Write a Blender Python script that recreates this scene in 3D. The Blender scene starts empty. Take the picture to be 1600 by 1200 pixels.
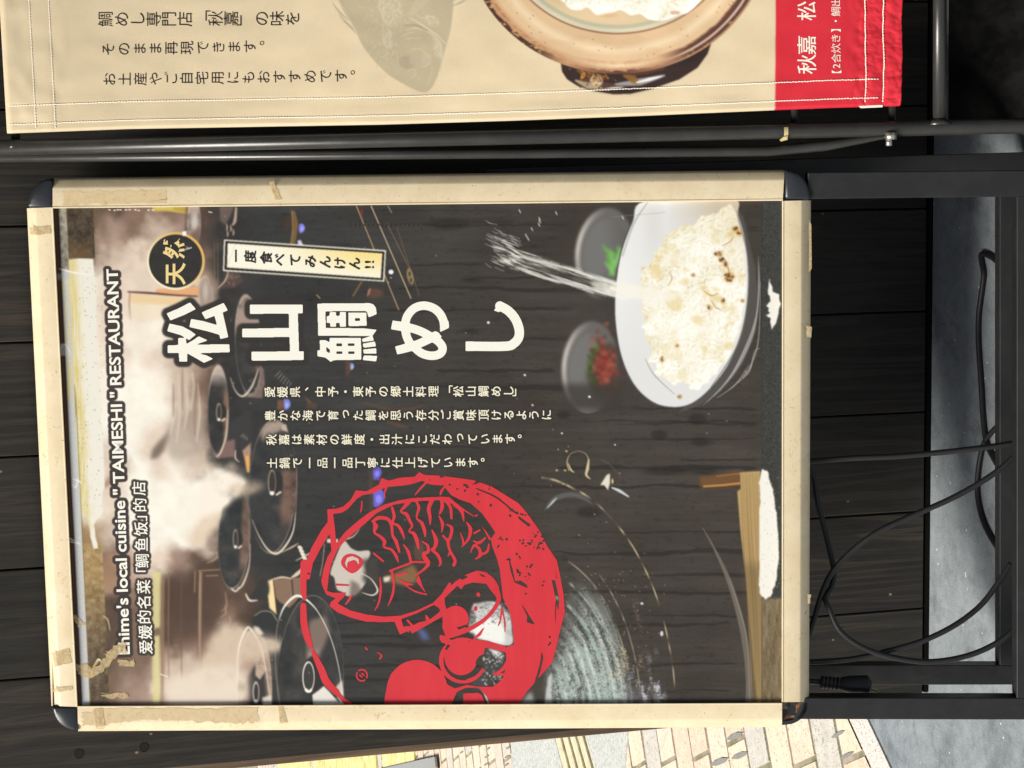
import bpy, bmesh, math, random
import numpy as np
from mathutils import Vector, Matrix
random.seed(7); rng = np.random.default_rng(11)
S = bpy.context.scene
COL = S.collection
R = math.radians

# ------------------------------------------------------------------ camera, sky, sun, exposure
# The picture was taken with the phone turned on its side: real "up" is picture left.
F = 2800.0                                   # focal length in photo pixels (1600 wide)
_V = np.array([11200., -478., F]); _V /= np.linalg.norm(_V)                       # real down
_hv = 25700.; _H = np.array([(478*_hv-F*F)/11200., _hv, F]); _H /= np.linalg.norm(_H)  # real left
_N = np.cross(_V, _H)                                                             # into the wall
MW = np.array([-_H, _N, -_V])                # camera (right, down, forward) -> world
CAM = np.array([0., -2.22, 1.15])
cd = bpy.data.cameras.new('camera'); cam = bpy.data.objects.new('camera', cd); COL.objects.link(cam)
cd.sensor_width = 36; cd.lens = F/1600*36; cd.clip_start = 0.05; cd.clip_end = 500
_r, _u, _b = MW[:, 0], -MW[:, 1], -MW[:, 2]
cam.matrix_world = Matrix([[_r[0], _u[0], _b[0], CAM[0]], [_r[1], _u[1], _b[1], CAM[1]],
                           [_r[2], _u[2], _b[2], CAM[2]], [0, 0, 0, 1]])
S.camera = cam

SUN_EL, SUN_AZ = 57., -58.                   # azimuth: to the left of the viewer's back
sd = Vector((math.sin(R(-SUN_AZ))*math.cos(R(SUN_EL)), math.cos(R(SUN_AZ))*math.cos(R(SUN_EL)), -math.sin(R(SUN_EL))))
sl = bpy.data.lights.new('sun', 'SUN'); sl.energy = 4.4; sl.angle = R(22); sl.color = (1.0, 0.95, 0.86)
so = bpy.data.objects.new('sun', sl); COL.objects.link(so); so.rotation_euler = sd.to_track_quat('-Z', 'Y').to_euler()
so.location = (-3, -5, 6)
W = bpy.data.worlds.new('World'); S.world = W; W.use_nodes = True
nt = W.node_tree; sky = nt.nodes.new('ShaderNodeTexSky'); sky.sky_type = 'NISHITA'; sky.sun_disc = False
sky.sun_elevation = R(SUN_EL); sky.sun_rotation = math.atan2(-sd.x, -sd.y); sky.dust_density = 4.0; sky.air_density = 1.0; sky.ozone_density = 1.0
nt.links.new(sky.outputs[0], nt.nodes['Background'].inputs[0]); nt.nodes['Background'].inputs[1].default_value = 0.07
S.view_settings.view_transform = 'Standard'; S.view_settings.look = 'None'; S.view_settings.gamma = 1
S.view_settings.exposure = 0.24

# ------------------------------------------------------------------ survey: photo pixel -> point on a plane
def ray(u, v): return MW @ (np.array([u-800., v-600., F])/F)
class Plane:
    def __init__(s, p, n): s.p = np.array(p, float); s.n = np.array(n, float)/np.linalg.norm(n)
    def at(s, u, v, h=0.0):                  # h: metres towards the viewer along the normal
        r = ray(u, v); t = (s.n @ (s.p + s.n*h - CAM))/(s.n @ r); return CAM + t*r
    def off(s, h): return Plane(s.p + s.n*h, s.n)
def plane3(a, b, c):
    n = np.cross(b-a, c-a); n /= np.linalg.norm(n)
    if n @ (CAM-a) < 0: n = -n
    return Plane(a, n)
WALL = Plane((0, 0, 0), (0, -1, 0)); FLOOR = Plane((0, 0, 0), (0, 0, 1))
_C = [(41, 279), (1268, 264), (1264, 1136), (83, 1143)]
_R = np.array([ray(*c) for c in _C]); _d = np.linalg.solve(np.stack([-_R[1], _R[2], -_R[3]], 1), -_R[0])
_k = np.concatenate([[1.], _d]); _P = _R*_k[:, None]; _P *= .664/np.linalg.norm(_P[3]-_P[0])
SIGN = plane3(CAM+_P[0], CAM+_P[1], CAM+_P[3])
SX = (_P[0]-_P[3])/np.linalg.norm(_P[0]-_P[3]); SN = SIGN.n; SU = np.cross(SN, SX)

def lin(c):
    c = np.asarray(c, float)/255.; return np.where(c <= .04045, c/12.92, ((c+.055)/1.055)**2.4)

# ------------------------------------------------------------------ objects
def obj(name, me, mat, parent=None):
    if isinstance(me, bmesh.types.BMesh):
        bm = me; me = bpy.data.meshes.new(name); bm.to_mesh(me); bm.free()
    o = bpy.data.objects.new(name, me); COL.objects.link(o)
    if mat is not None and not me.materials: me.materials.append(mat)
    if parent is not None:
        o.parent = parent; o.matrix_parent_inverse = parent.matrix_world.inverted()
    return o
def thing(name, label, cat, loc=(0, 0, 0), group=None):
    o = bpy.data.objects.new(name, None); COL.objects.link(o); o.location = loc; o.empty_display_size = .05
    o.matrix_world = Matrix.Translation(Vector(loc)); tag(o, label, cat, group); return o
def tag(o, label, cat, group=None):
    o['label'] = label; o['category'] = cat
    if group: o['group'] = group
    return o
def struct(o): o['kind'] = 'structure'; return o
def smooth(o, ang=40):
    o.data.polygons.foreach_set('use_smooth', [True]*len(o.data.polygons)); o.data.set_sharp_from_angle(angle=R(ang)); return o

# ------------------------------------------------------------------ mesh builders
def add_prism(bm, front, n, t, bevel=0.0, seg=2):
    """front: world points of the front face; extruded t metres against n"""
    n = np.asarray(n); f = [bm.verts.new(p) for p in front]; b = [bm.verts.new(np.asarray(p)-n*t) for p in front]
    k = len(f); faces = [bm.faces.new(f), bm.faces.new(b[::-1])]
    for i in range(k): faces.append(bm.faces.new((f[i], b[i], b[(i+1) % k], f[(i+1) % k])))
    bmesh.ops.recalc_face_normals(bm, faces=faces)
    if bevel > 0:
        es = list({e for fc in faces for e in fc.edges})
        bmesh.ops.bevel(bm, geom=es, offset=bevel, segments=seg, affect='EDGES', profile=.5)
def slab(pts, plane, t, h=0.0, bevel=0.0015, bm=None):
    bm = bm or bmesh.new(); add_prism(bm, [plane.at(u, v, h) for u, v in pts], plane.n, t, bevel); return bm
def add_tube(bm, pts, r, seg=12, cap=True):
    pts = [np.asarray(p, float) for p in pts]; rs = r if hasattr(r, '__len__') else [r]*len(pts)
    rings = []; ref = None
    for i, p in enumerate(pts):
        t = pts[min(i+1, len(pts)-1)] - pts[max(i-1, 0)]; t /= np.linalg.norm(t)
        if ref is None: ref = np.array([0, 0, 1.]) if abs(t[2]) < .9 else np.array([1., 0, 0])
        a = np.cross(t, ref); a /= np.linalg.norm(a); b = np.cross(t, a); ref = np.cross(a, t)
        rings.append([bm.verts.new(p + rs[i]*(math.cos(2*math.pi*k/seg)*a + math.sin(2*math.pi*k/seg)*b)) for k in range(seg)])
    for A, B in zip(rings, rings[1:]):
        for k in range(seg): bm.faces.new((A[k], A[(k+1) % seg], B[(k+1) % seg], B[k])).smooth = True
    if cap: bm.faces.new(rings[0][::-1]); bm.faces.new(rings[-1])
    return bm
def spline(pts, n=8, closed=False):
    P = [np.asarray(p, float) for p in pts]; out = []; m = len(P)
    for i in range(m if closed else m-1):
        if closed: a, b, c, d = P[i-1], P[i], P[(i+1) % m], P[(i+2) % m]
        else: a, b, c, d = P[max(i-1, 0)], P[i], P[i+1], P[min(i+2, m-1)]
        for k in range(n):
            t = k/n; out.append(.5*((2*b)+(c-a)*t+(2*a-5*b+4*c-d)*t*t+(3*b-a-3*c+d)*t**3))
    if not closed: out.append(P[-1])
    return out
def poly_mesh(polys, plane, h):
    """flat pieces on a plane, px outlines"""
    bm = bmesh.new()
    for i, p in enumerate(polys):
        bm.faces.new([bm.verts.new(plane.at(u, v, h + i*2e-5)) for u, v in p])
    bmesh.ops.recalc_face_normals(bm, faces=bm.faces[:]); return bm

# ------------------------------------------------------------------ materials
def mat(name, col=(.5, .5, .5), rough=.5, spec=.5, metal=0.0):
    m = bpy.data.materials.new(name); m.use_nodes = True; b = m.node_tree.nodes['Principled BSDF']
    b.inputs['Base Color'].default_value = (*col, 1); b.inputs['Roughness'].default_value = rough
    b.inputs['Specular IOR Level'].default_value = spec; b.inputs['Metallic'].default_value = metal
    return m
class NB:                                     # small node-tree writer
    def __init__(s, m): s.m = m; s.t = m.node_tree; s.b = s.t.nodes['Principled BSDF']
    def n(s, typ, **kw):
        x = s.t.nodes.new('ShaderNode'+typ)
        for k, v in kw.items(): setattr(x, k, v)
        return x
    def l(s, a, b): s.t.links.new(a, b)
    def coord(s, scale=(1, 1, 1), rot=(0, 0, 0), loc=(0, 0, 0)):
        c = s.n('TexCoord'); mp = s.n('Mapping'); mp.inputs['Scale'].default_value = scale; mp.inputs['Rotation'].default_value = rot
        mp.inputs['Location'].default_value = loc
        s.l(c.outputs['Object'], mp.inputs[0]); return mp.outputs[0]
    def noise(s, vec, scale=5, detail=4, rough=.55, dist=0.0):
        x = s.n('TexNoise'); x.inputs['Scale'].default_value = scale; x.inputs['Detail'].default_value = detail
        x.inputs['Roughness'].default_value = rough; x.inputs['Distortion'].default_value = dist; s.l(vec, x.inputs['Vector']); return x.outputs['Fac']
    def ramp(s, f, stops):
        x = s.n('ValToRGB'); e = x.color_ramp.elements
        while len(e) < len(stops): e.new(.5)
        for k, (p, c) in zip(e, stops):
            k.position = p; k.color = (*c, 1) if hasattr(c, '__len__') else (c, c, c, 1)
        s.l(f, x.inputs[0]); return x.outputs[0]
    def mix(s, f, a, b, mode='MIX'):
        x = s.n('Mix', data_type='RGBA', blend_type=mode)
        for sock, v in ((x.inputs[0], f), (x.inputs[6], a), (x.inputs[7], b)):
            if hasattr(v, 'node'): s.l(v, sock)
            else: sock.default_value = v if not hasattr(v, '__len__') else (*v, 1)
        return x.outputs[2]
    def bump(s, h, strength=.3, dist=.002):
        x = s.n('Bump'); x.inputs['Strength'].default_value = strength; x.inputs['Distance'].default_value = dist
        s.l(h, x.inputs['Height']); s.l(x.outputs[0], s.b.inputs['Normal'])
    def base(s, c): s.l(c, s.b.inputs['Base Color'])
    def rough(s, c): s.l(c, s.b.inputs['Roughness'])

def m_wood():
    m = mat('stained_boards', rough=.55, spec=.35); q = NB(m)
    at = q.n('Attribute', attribute_name='board'); sep = q.n('SeparateColor'); q.l(at.outputs['Color'], sep.inputs[0])
    c = q.n('TexCoord'); ad = q.n('VectorMath', operation='MULTIPLY_ADD'); q.l(at.outputs['Vector'], ad.inputs[0])
    ad.inputs[1].default_value = (17, 5, 31); q.l(c.outputs['Object'], ad.inputs[2])
    mp = q.n('Mapping'); mp.inputs['Scale'].default_value = (1, 1, .055); q.l(ad.outputs[0], mp.inputs[0]); v = mp.outputs[0]
    warp = q.noise(v, 9, 3, .5)
    wv = q.n('TexWave', wave_type='BANDS', bands_direction='X'); wv.inputs['Scale'].default_value = 13; wv.inputs['Distortion'].default_value = 26
    wv.inputs['Detail'].default_value = 3; wv.inputs['Detail Scale'].default_value = 1.1; q.l(v, wv.inputs['Vector'])
    fine = q.noise(v, 190, 3, .7)
    grain = q.ramp(wv.outputs['Fac'], [(0, 0), (.70, .04), (.93, .75), (1, .3)])
    patch = q.noise(q.coord((1, 1, .35)), 5, 4, .6)
    g2 = q.n('Math', operation='MULTIPLY'); q.l(grain, g2.inputs[0]); q.l(q.ramp(patch, [(.34, .04), (.66, .6)]), g2.inputs[1])
    basec = q.mix(q.ramp(fine, [(.3, 0), (.75, 1)]), (.0155, .0147, .0136), (.039, .0362, .0322))
    tone = q.mix(q.ramp(patch, [(.25, 0), (.8, 1)]), (.62, .64, .66), (1.2, 1.15, 1.1))
    cc = q.mix(1.0, basec, tone, 'MULTIPLY')
    cc = q.mix(1.0, cc, q.mix(sep.outputs[1], (.8, .82, .84), (1.2, 1.16, 1.1)), 'MULTIPLY')
    cc = q.mix(g2.outputs[0], cc, (.092, .072, .05))
    vo = q.n('TexVoronoi'); vo.inputs['Scale'].default_value = 42; vo.inputs['Randomness'].default_value = 1; q.l(q.coord((1, .3, .75)), vo.inputs['Vector'])
    sp = q.ramp(vo.outputs['Distance'], [(.0, 1), (.05, 1), (.09, 0)])
    gate = q.ramp(q.noise(q.coord(), 14, 2, .5), [(.58, 0), (.62, 1)])
    sm = q.n('Math', operation='MULTIPLY'); q.l(sp, sm.inputs[0]); q.l(gate, sm.inputs[1])
    cc = q.mix(sm.outputs[0], cc, (.28, .22, .15))
    q.base(cc); q.rough(q.ramp(fine, [(.2, .5), (.8, .72)])); q.bump(fine, .35, .0012); return m
def m_black(name, col=(.012, .0125, .0135), rough=.38, dust=.5):
    m = mat(name, col, rough, .5); q = NB(m); n = q.noise(q.coord(), 30, 5, .6); n2 = q.noise(q.coord((1, 1, .2)), 260, 2, .5)
    q.base(q.mix(q.ramp(n, [(.45, 0), (.8, dust)]), col, tuple(x*2.2+.004 for x in col)))
    q.rough(q.ramp(n2, [(.2, rough*.85), (.9, rough*1.25)])); return m
def m_rail():
    m = mat('champagne_aluminium', rough=.42, spec=.5); q = NB(m); c = q.coord()
    n = q.noise(c, 26, 5, .6); f = q.noise(c, 220, 3, .6)
    base = q.mix(q.ramp(n, [(.3, 0), (.75, 1)]), lin((214, 198, 164)), lin((226, 212, 182)))
    st = q.noise(c, 95, 5, .75, .6); mask = q.ramp(q.noise(c, 9, 3, .5), [(.40, .12), (.60, 1)])
    mm = q.n('Math', operation='MULTIPLY'); q.l(q.ramp(st, [(.60, 0), (.67, .55)]), mm.inputs[0]); q.l(mask, mm.inputs[1])
    cc = q.mix(mm.outputs[0], base, lin((150, 120, 72)))
    dots = q.ramp(q.noise(c, 300, 3, .6), [(.66, 0), (.72, .6)])
    cc = q.mix(dots, cc, lin((120, 95, 60)))
    gz = q.noise(q.coord((1, 1, 1)), 55, 6, .7); cc = q.mix(q.ramp(gz, [(.48, 0), (.72, .2)]), cc, lin((178, 158, 118)))
    at = q.n('Attribute', attribute_name='wear'); cc = q.mix(at.outputs['Fac'], cc, lin((188, 160, 108)))
    q.base(cc); q.rough(q.ramp(f, [(.3, .36), (.8, .55)])); q.bump(f, .12, .0004); return m
def m_attr(name, rough=.4, spec=.4, bump=0.0, paper=1.0):
    m = mat(name, rough=rough, spec=spec); q = NB(m); a = q.n('Attribute', attribute_name='print'); q.base(q.mix(1.0, a.outputs['Color'], (paper*.995, paper*1.01, paper*1.03), 'MULTIPLY'))
    if bump:
        n = q.noise(q.coord(), 900, 2, .5); q.bump(n, bump, .0004)
    return m

# ------------------------------------------------------------------ print shop: draws the printed pictures as colours per vertex
def boxblur(a, r):
    r = int(r)
    if r < 1: return a
    for ax in (0, 1):
        pw = [(0, 0)]*a.ndim; pw[ax] = (r+1, r); c = np.cumsum(np.pad(a, pw, mode='edge'), axis=ax, dtype=np.float64)
        n = a.shape[ax]; hi = np.take(c, np.arange(2*r+1, 2*r+1+n), axis=ax); lo = np.take(c, np.arange(0, n), axis=ax)
        a = ((hi-lo)/(2*r+1)).astype(np.float32)
    return a
def blur(a, r):
    for _ in range(3): a = boxblur(a, max(1, round(r*.6)))
    return a
def vnoise(h, w, cell_v, cell_u):
    gh, gw = int(h/cell_v)+3, int(w/cell_u)+3; G = rng.random((gh, gw)).astype(np.float32)
    y = np.arange(h)/cell_v; x = np.arange(w)/cell_u; yi, xi = y.astype(int), x.astype(int)
    fy = (y-yi)[:, None]; fx = (x-xi)[None]; fy = fy*fy*(3-2*fy); fx = fx*fx*(3-2*fx)
    a = G[yi][:, xi]; b = G[yi][:, xi+1]; c = G[yi+1][:, xi]; d = G[yi+1][:, xi+1]
    return ((a*(1-fx)+b*fx)*(1-fy)+(c*(1-fx)+d*fx)*fy).astype(np.float32)
def fbm(h, w, cv, cu, oct=4, gain=.55):
    s = 0; a = 1.; t = 0
    for _ in range(oct):
        s = s + a*vnoise(h, w, max(cv, 1.2), max(cu, 1.2)); t += a; a *= gain; cv /= 2; cu /= 2
    return s/t
class Canvas:
    def __init__(s, x0, y0, x1, y1, K=2, col=(60, 57, 53)):
        s.x0, s.y0, s.x1, s.y1, s.K = x0, y0, x1, y1, K; s.w, s.h = int((x1-x0)*K), int((y1-y0)*K)
        s.a = np.empty((s.h, s.w, 3), np.float32); s.a[:] = col
        s.U = (x0+(np.arange(s.w)+.5)/K).astype(np.float32); s.Vv = (y0+(np.arange(s.h)+.5)/K).astype(np.float32)
    def win(s, u0, v0, u1, v1, pad=0):
        K = s.K; i0 = max(0, int((u0-pad-s.x0)*K)-1); i1 = min(s.w, int((u1+pad-s.x0)*K)+2)
        j0 = max(0, int((v0-pad-s.y0)*K)-1); j1 = min(s.h, int((v1+pad-s.y0)*K)+2)
        return (slice(j0, max(j1, j0)), slice(i0, max(i1, i0)))
    def put(s, w, cov, col, op=1.0):
        if cov.size == 0: return
        c = np.asarray(col, np.float32)
        k = np.clip(cov*op, 0, 1)[..., None]; s.a[w] = s.a[w]*(1-k)+c*k
    def mpoly(s, pts, soft=0, sm=0):
        if sm: pts = spline(pts, sm, True)
        p = np.asarray(pts, np.float32)
        w = s.win(p[:, 0].min(), p[:, 1].min(), p[:, 0].max(), p[:, 1].max(), soft*2)
        U = s.U[w[1]][None]; V = s.Vv[w[0]][:, None]; ins = np.zeros((V.shape[0], U.shape[1]), bool)
        for (xa, ya), (xb, yb) in zip(p, np.roll(p, -1, 0)):
            if ya == yb: continue
            c = (ya > V) != (yb > V)
            if not c.any(): continue
            rows = c[:, 0]; ins[rows] ^= U < ((xb-xa)*(V[rows]-ya)/(yb-ya)+xa)
        m = ins.astype(np.float32)
        if soft: m = blur(m, soft*s.K)
        return w, m
    def poly(s, pts, col, soft=0, op=1., sm=0): w, m = s.mpoly(pts, soft, sm); s.put(w, m, col, op)
    def mell(s, cx, cy, ru, rv, rot=0, soft=.6, inner=None):
        r = max(ru, rv)+soft*2; w = s.win(cx-r, cy-r, cx+r, cy+r); U = s.U[w[1]][None]-cx; V = s.Vv[w[0]][:, None]-cy
        c, sn = math.cos(R(rot)), math.sin(R(rot)); a = U*c+V*sn; b = -U*sn+V*c
        q = np.sqrt((a/ru)**2+(b/rv)**2)+1e-6; d = (1-q)*min(ru, rv)
        m = np.clip(d/soft+.5, 0, 1)
        return w, m, q, a, b
    def ell(s, cx, cy, ru, rv, col, rot=0, soft=.6, op=1.): w, m, *_ = s.mell(cx, cy, ru, rv, rot, soft); s.put(w, m, col, op)
    def mstroke(s, pts, wd, soft=.5):
        p = np.asarray(pts, np.float32); n = len(p); ws = np.asarray(wd if hasattr(wd, '__len__') else [wd]*n, np.float32)
        if len(ws) != n: ws = np.interp(np.linspace(0, 1, n), np.linspace(0, 1, len(ws)), ws)
        mx = ws.max()/2+soft+1; w = s.win(p[:, 0].min(), p[:, 1].min(), p[:, 0].max(), p[:, 1].max(), mx)
        m = np.zeros((w[0].stop-w[0].start, w[1].stop-w[1].start), np.float32)
        for i in range(n-1):
            (xa, ya), (xb, yb) = p[i], p[i+1]; ra, rb = ws[i]/2, ws[i+1]/2
            ww = s.win(min(xa, xb), min(ya, yb), max(xa, xb), max(ya, yb), max(ra, rb)+soft+1)
            U = s.U[ww[1]][None]; V = s.Vv[ww[0]][:, None]
            if U.size == 0 or V.size == 0: continue
            dx, dy = xb-xa, yb-ya; L = dx*dx+dy*dy+1e-9; t = np.clip(((U-xa)*dx+(V-ya)*dy)/L, 0, 1)
            d = np.hypot(U-xa-t*dx, V-ya-t*dy); c = np.clip((ra+(rb-ra)*t-d)/soft+.5, 0, 1)
            sl = (slice(ww[0].start-w[0].start, ww[0].stop-w[0].start), slice(ww[1].start-w[1].start, ww[1].stop-w[1].start))
            m[sl] = np.maximum(m[sl], c)
        return w, m
    def stroke(s, pts, wd, col, soft=.5, op=1., sm=0):
        if sm: pts = spline(pts, sm)
        w, m = s.mstroke(pts, wd, soft); s.put(w, m, col, op)
    def bez(s, pts, wd, col, soft=.5, op=1.): s.stroke(pts, wd, col, soft, op, 6)
def field(cv):                                 # an empty one-channel canvas on the same pixels
    return np.zeros((cv.h, cv.w), np.float32)
def dilate(m, r):
    out = m.copy(); h, w = m.shape
    for rr in (r, r*.55):
        for k in range(40):
            dx, dy = round(rr*math.cos(k*math.pi/20)), round(rr*math.sin(k*math.pi/20))
            out[max(0, dy):h+min(0, dy), max(0, dx):w+min(0, dx)] = np.maximum(out[max(0, dy):h+min(0, dy), max(0, dx):w+min(0, dx)],
                m[max(0, -dy):h+min(0, -dy), max(0, -dx):w+min(0, -dx)])
    return out
def print_mesh(name, cv, step, P, grid=None):
    """canvas -> dense sheet; P(u,v arrays) -> world points"""
    if grid is None:
        nu, nv = int((cv.x1-cv.x0)/step)+1, int((cv.y1-cv.y0)/step)+1
        UU, VV = np.meshgrid(np.linspace(cv.x0, cv.x1, nu), np.linspace(cv.y0, cv.y1, nv))
    else: UU, VV = grid; nv, nu = UU.shape
    pts = P(UU.ravel(), VV.ravel())
    a = boxblur(cv.a, max(1, round(cv.K*step/2-.3))) if cv.K*step > 1.4 else cv.a
    fx = np.clip((UU-cv.x0)*cv.K-.5, 0, cv.w-1.001); fy = np.clip((VV-cv.y0)*cv.K-.5, 0, cv.h-1.001)
    xi, yi = fx.astype(int), fy.astype(int); tx = (fx-xi)[..., None]; ty = (fy-yi)[..., None]
    c = (a[yi, xi]*(1-tx)+a[yi, xi+1]*tx)*(1-ty)+(a[yi+1, xi]*(1-tx)+a[yi+1, xi+1]*tx)*ty
    rgba = np.ones((nu*nv, 4), np.float32); rgba[:, :3] = lin(np.clip(c, 0, 255)).reshape(-1, 3)
    idx = np.arange(nu*nv, dtype=np.int32).reshape(nv, nu)
    q = np.stack([idx[:-1, :-1], idx[1:, :-1], idx[1:, 1:], idx[:-1, 1:]], -1).reshape(-1, 4)
    me = bpy.data.meshes.new(name); me.vertices.add(len(pts)); me.vertices.foreach_set('co', pts.astype(np.float32).ravel())
    me.loops.add(q.size); me.loops.foreach_set('vertex_index', q.ravel()); me.polygons.add(len(q))
    me.polygons.foreach_set('loop_start', np.arange(0, q.size, 4, dtype=np.int32)); me.update(calc_edges=True)
    at = me.color_attributes.new('print', 'FLOAT_COLOR', 'POINT'); at.data.foreach_set('color', rgba.ravel())
    me.polygons.foreach_set('use_smooth', np.ones(len(q), bool)); return me
def plane_pts(plane, h):
    def f(u, v):
        d = (MW @ np.stack([(u-800.)/F, (v-600.)/F, np.ones_like(u)]))
        t = (plane.n @ (plane.p+plane.n*h-CAM))/(plane.n @ d); return (CAM[:, None]+d*t).T
    return f
def mask_mesh(cv, m, w, P, lvl=.5):
    """marching squares: the covered part of a mask as one flat crisp mesh"""
    m = np.pad(m, 1); h, wd = m.shape; u0 = cv.U[w[1]][0]-1/cv.K; v0 = cv.Vv[w[0]][0]-1/cv.K
    full = m > lvl; code = full[:-1, :-1]*1+full[:-1, 1:]*2+full[1:, 1:]*4+full[1:, :-1]*8
    polys = []
    for j in range(h-1):
        row = code[j]; f = row == 15; d = np.diff(np.concatenate([[0], f.astype(np.int8), [0]])); st, en = np.where(d == 1)[0], np.where(d == -1)[0]
        for a, b in zip(st, en): polys.append([(a, j), (a, j+1), (b, j+1), (b, j)])
        for i in np.where((row > 0) & (row < 15))[0]:
            q = [(i, j), (i+1, j), (i+1, j+1), (i, j+1)]; val = [m[y, x] for x, y in q]; pl = []
            for k in range(4):
                A, B = q[k], q[(k+1) % 4]; va, vb = val[k], val[(k+1) % 4]
                if va > lvl: pl.append(A)
                if (va > lvl) != (vb > lvl): t = (lvl-va)/(vb-va); pl.append((A[0]+(B[0]-A[0])*t, A[1]+(B[1]-A[1])*t))
            if len(pl) > 2: polys.append(pl[::-1])
    cnt = [len(p) for p in polys]; fl = np.array([x for p in polys for x in p], float)
    key, inv = np.unique(np.round(fl*64).astype(np.int64), axis=0, return_inverse=True); key = key/64.; inv = np.asarray(inv).ravel()
    pts = P(u0+key[:, 0]/cv.K, v0+key[:, 1]/cv.K)
    me = bpy.data.meshes.new('print'); me.vertices.add(len(pts)); me.vertices.foreach_set('co', pts.astype(np.float32).ravel())
    me.loops.add(len(inv)); me.loops.foreach_set('vertex_index', inv.astype(np.int32)); me.polygons.add(len(cnt))
    me.polygons.foreach_set('loop_start', np.concatenate([[0], np.cumsum(cnt)[:-1]]).astype(np.int32)); me.update(calc_edges=True); me.validate(); return me

# lettering: outlines of the built-in font, turned so that the top of a letter points to picture left
_gc = {}
def glyphs(s, bold=0.0):
    k = (s, bold)
    if k not in _gc:
        c = bpy.data.curves.new('letter', 'FONT'); c.body = s; c.offset = bold; c.resolution_u = 4
        o = bpy.data.objects.new('letter', c); COL.objects.link(o); bpy.context.view_layer.update()
        me = o.evaluated_get(bpy.context.evaluated_depsgraph_get()).to_mesh()
        _gc[k] = (np.array([v.co[:2] for v in me.vertices]), [tuple(p.vertices) for p in me.polygons])
        bpy.data.objects.remove(o); bpy.data.curves.remove(c)
    return _gc[k]
_box = glyphs('国')[0]; _cc = (_box.max(0)+_box.min(0))/2; _em = (_box.max(0)-_box.min(0)).max()/.9
HALF = '、。'
def vcolumn(text, u0, v0, pitch, size, dv=0.0, bold=0.0, us=None, stretch=1.0):
    """vertical Japanese writing: flows to picture right; returns px polygons"""
    out = []; u = u0
    for i, ch in enumerate(text):
        if us is not None: u = us[i]
        if ch not in ' \u3000':
            V, Fc = glyphs(ch, bold); g = (V-_cc)/_em*size; cu, cv_ = u, v0+dv*(u-u0)
            if ch in '「」【】': q = np.stack([cu+g[:, 0], cv_-g[:, 1]], 1)
            else:
                q = np.stack([cu-g[:, 1], cv_-g[:, 0]*stretch], 1)
                if ch in HALF: q += np.array([-size*.55, -size*.55])
                if ch == 'っ' or ch == 'ッ': q += np.array([-size*.1, -size*.12])
            out.append((q, Fc))
        u += pitch
    return out
def hline(text, p0, p1, cap, bold=0.0, capfont=.7):
    """horizontal writing along p0->p1 (reads towards picture top)"""
    V, Fc = glyphs(text, bold); p0, p1 = np.array(p0, float), np.array(p1, float); d = p1-p0; L = np.hypot(*d); d /= L; n = np.array([d[1], -d[0]])
    if n[0] > 0: n = -n
    x0, x1 = V[:, 0].min(), V[:, 0].max()
    return [(p0+np.outer((V[:, 0]-x0)/(x1-x0)*L, d)+np.outer(V[:, 1]/capfont*cap, n), Fc)]
def letters_mesh(gs, P, z=0):
    bm = bmesh.new()
    for q, Fc in gs:
        pts = P(q[:, 0], q[:, 1]); vs = [bm.verts.new(p) for p in pts]
        for f in Fc:
            try: bm.faces.new([vs[i] for i in f])
            except ValueError: pass
    bmesh.ops.recalc_face_normals(bm, faces=bm.faces[:])
    for f in bm.faces:
        f.normal_update()
        if f.normal @ Vector(CAM-np.array(f.verts[0].co)) < 0: f.normal_flip()
    return bm
def letters_mask(cv, gs):
    m = field(cv)
    for q, Fc in gs:
        for f in Fc:
            w, c = cv.mpoly(q[list(f)]); m[w] = np.maximum(m[w], c)
    return m

# ------------------------------------------------------------------ the poster's printed picture (photo pixels; picture left = top of the poster)
cv = Canvas(82, 308, 1230, 1108, 2, (62, 58, 54))
Hh, Ww = cv.h, cv.w; UG = cv.U[None]; VG = cv.Vv[:, None]
def edge_u(v): return 84+(v-325)*(37/778.)
def table(us, vs, rows):
    G = np.array(rows, np.float32); gu = np.interp(cv.U, us, np.arange(len(us))); gv = np.interp(cv.Vv, vs, np.arange(len(vs)))
    return G, gu, gv
# dark charred planks
n1 = fbm(Hh, Ww, 14, 260, 4); n2 = fbm(Hh, Ww, 5, 60, 4); n3 = fbm(Hh, Ww, 160, 200, 3)
k = np.clip((UG-420)/420, 0, 1)
cv.a[:] = np.array([58, 59, 58], np.float32)*(1-k[..., None])+np.array([68, 62, 56], np.float32)*k[..., None]
cv.a += ((n1-.5)*12+(n2-.5)*9+(n3-.5)*16)[..., None]
sp = np.clip((fbm(Hh, Ww, 7, 16, 3)-.66)*7, 0, 1); cv.a -= (sp*9)[..., None]
def crack(u0, u1, v, wd, slope=0.0, dark=(44, 41, 38), op=.66):
    us = np.arange(u0, u1, 9.); j = np.cumsum(rng.normal(0, .8, len(us))); j -= np.linspace(0, j[-1], len(us))
    wdt = wd*np.clip(.5+np.abs(np.cumsum(rng.normal(0, .22, len(us)))), .35, 1.6); wdt[0] = wdt[-1] = .3
    cv.stroke([(a, v+slope*(a-u0)+b) for a, b in zip(us, j)], wdt, dark, .8, op)
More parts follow.
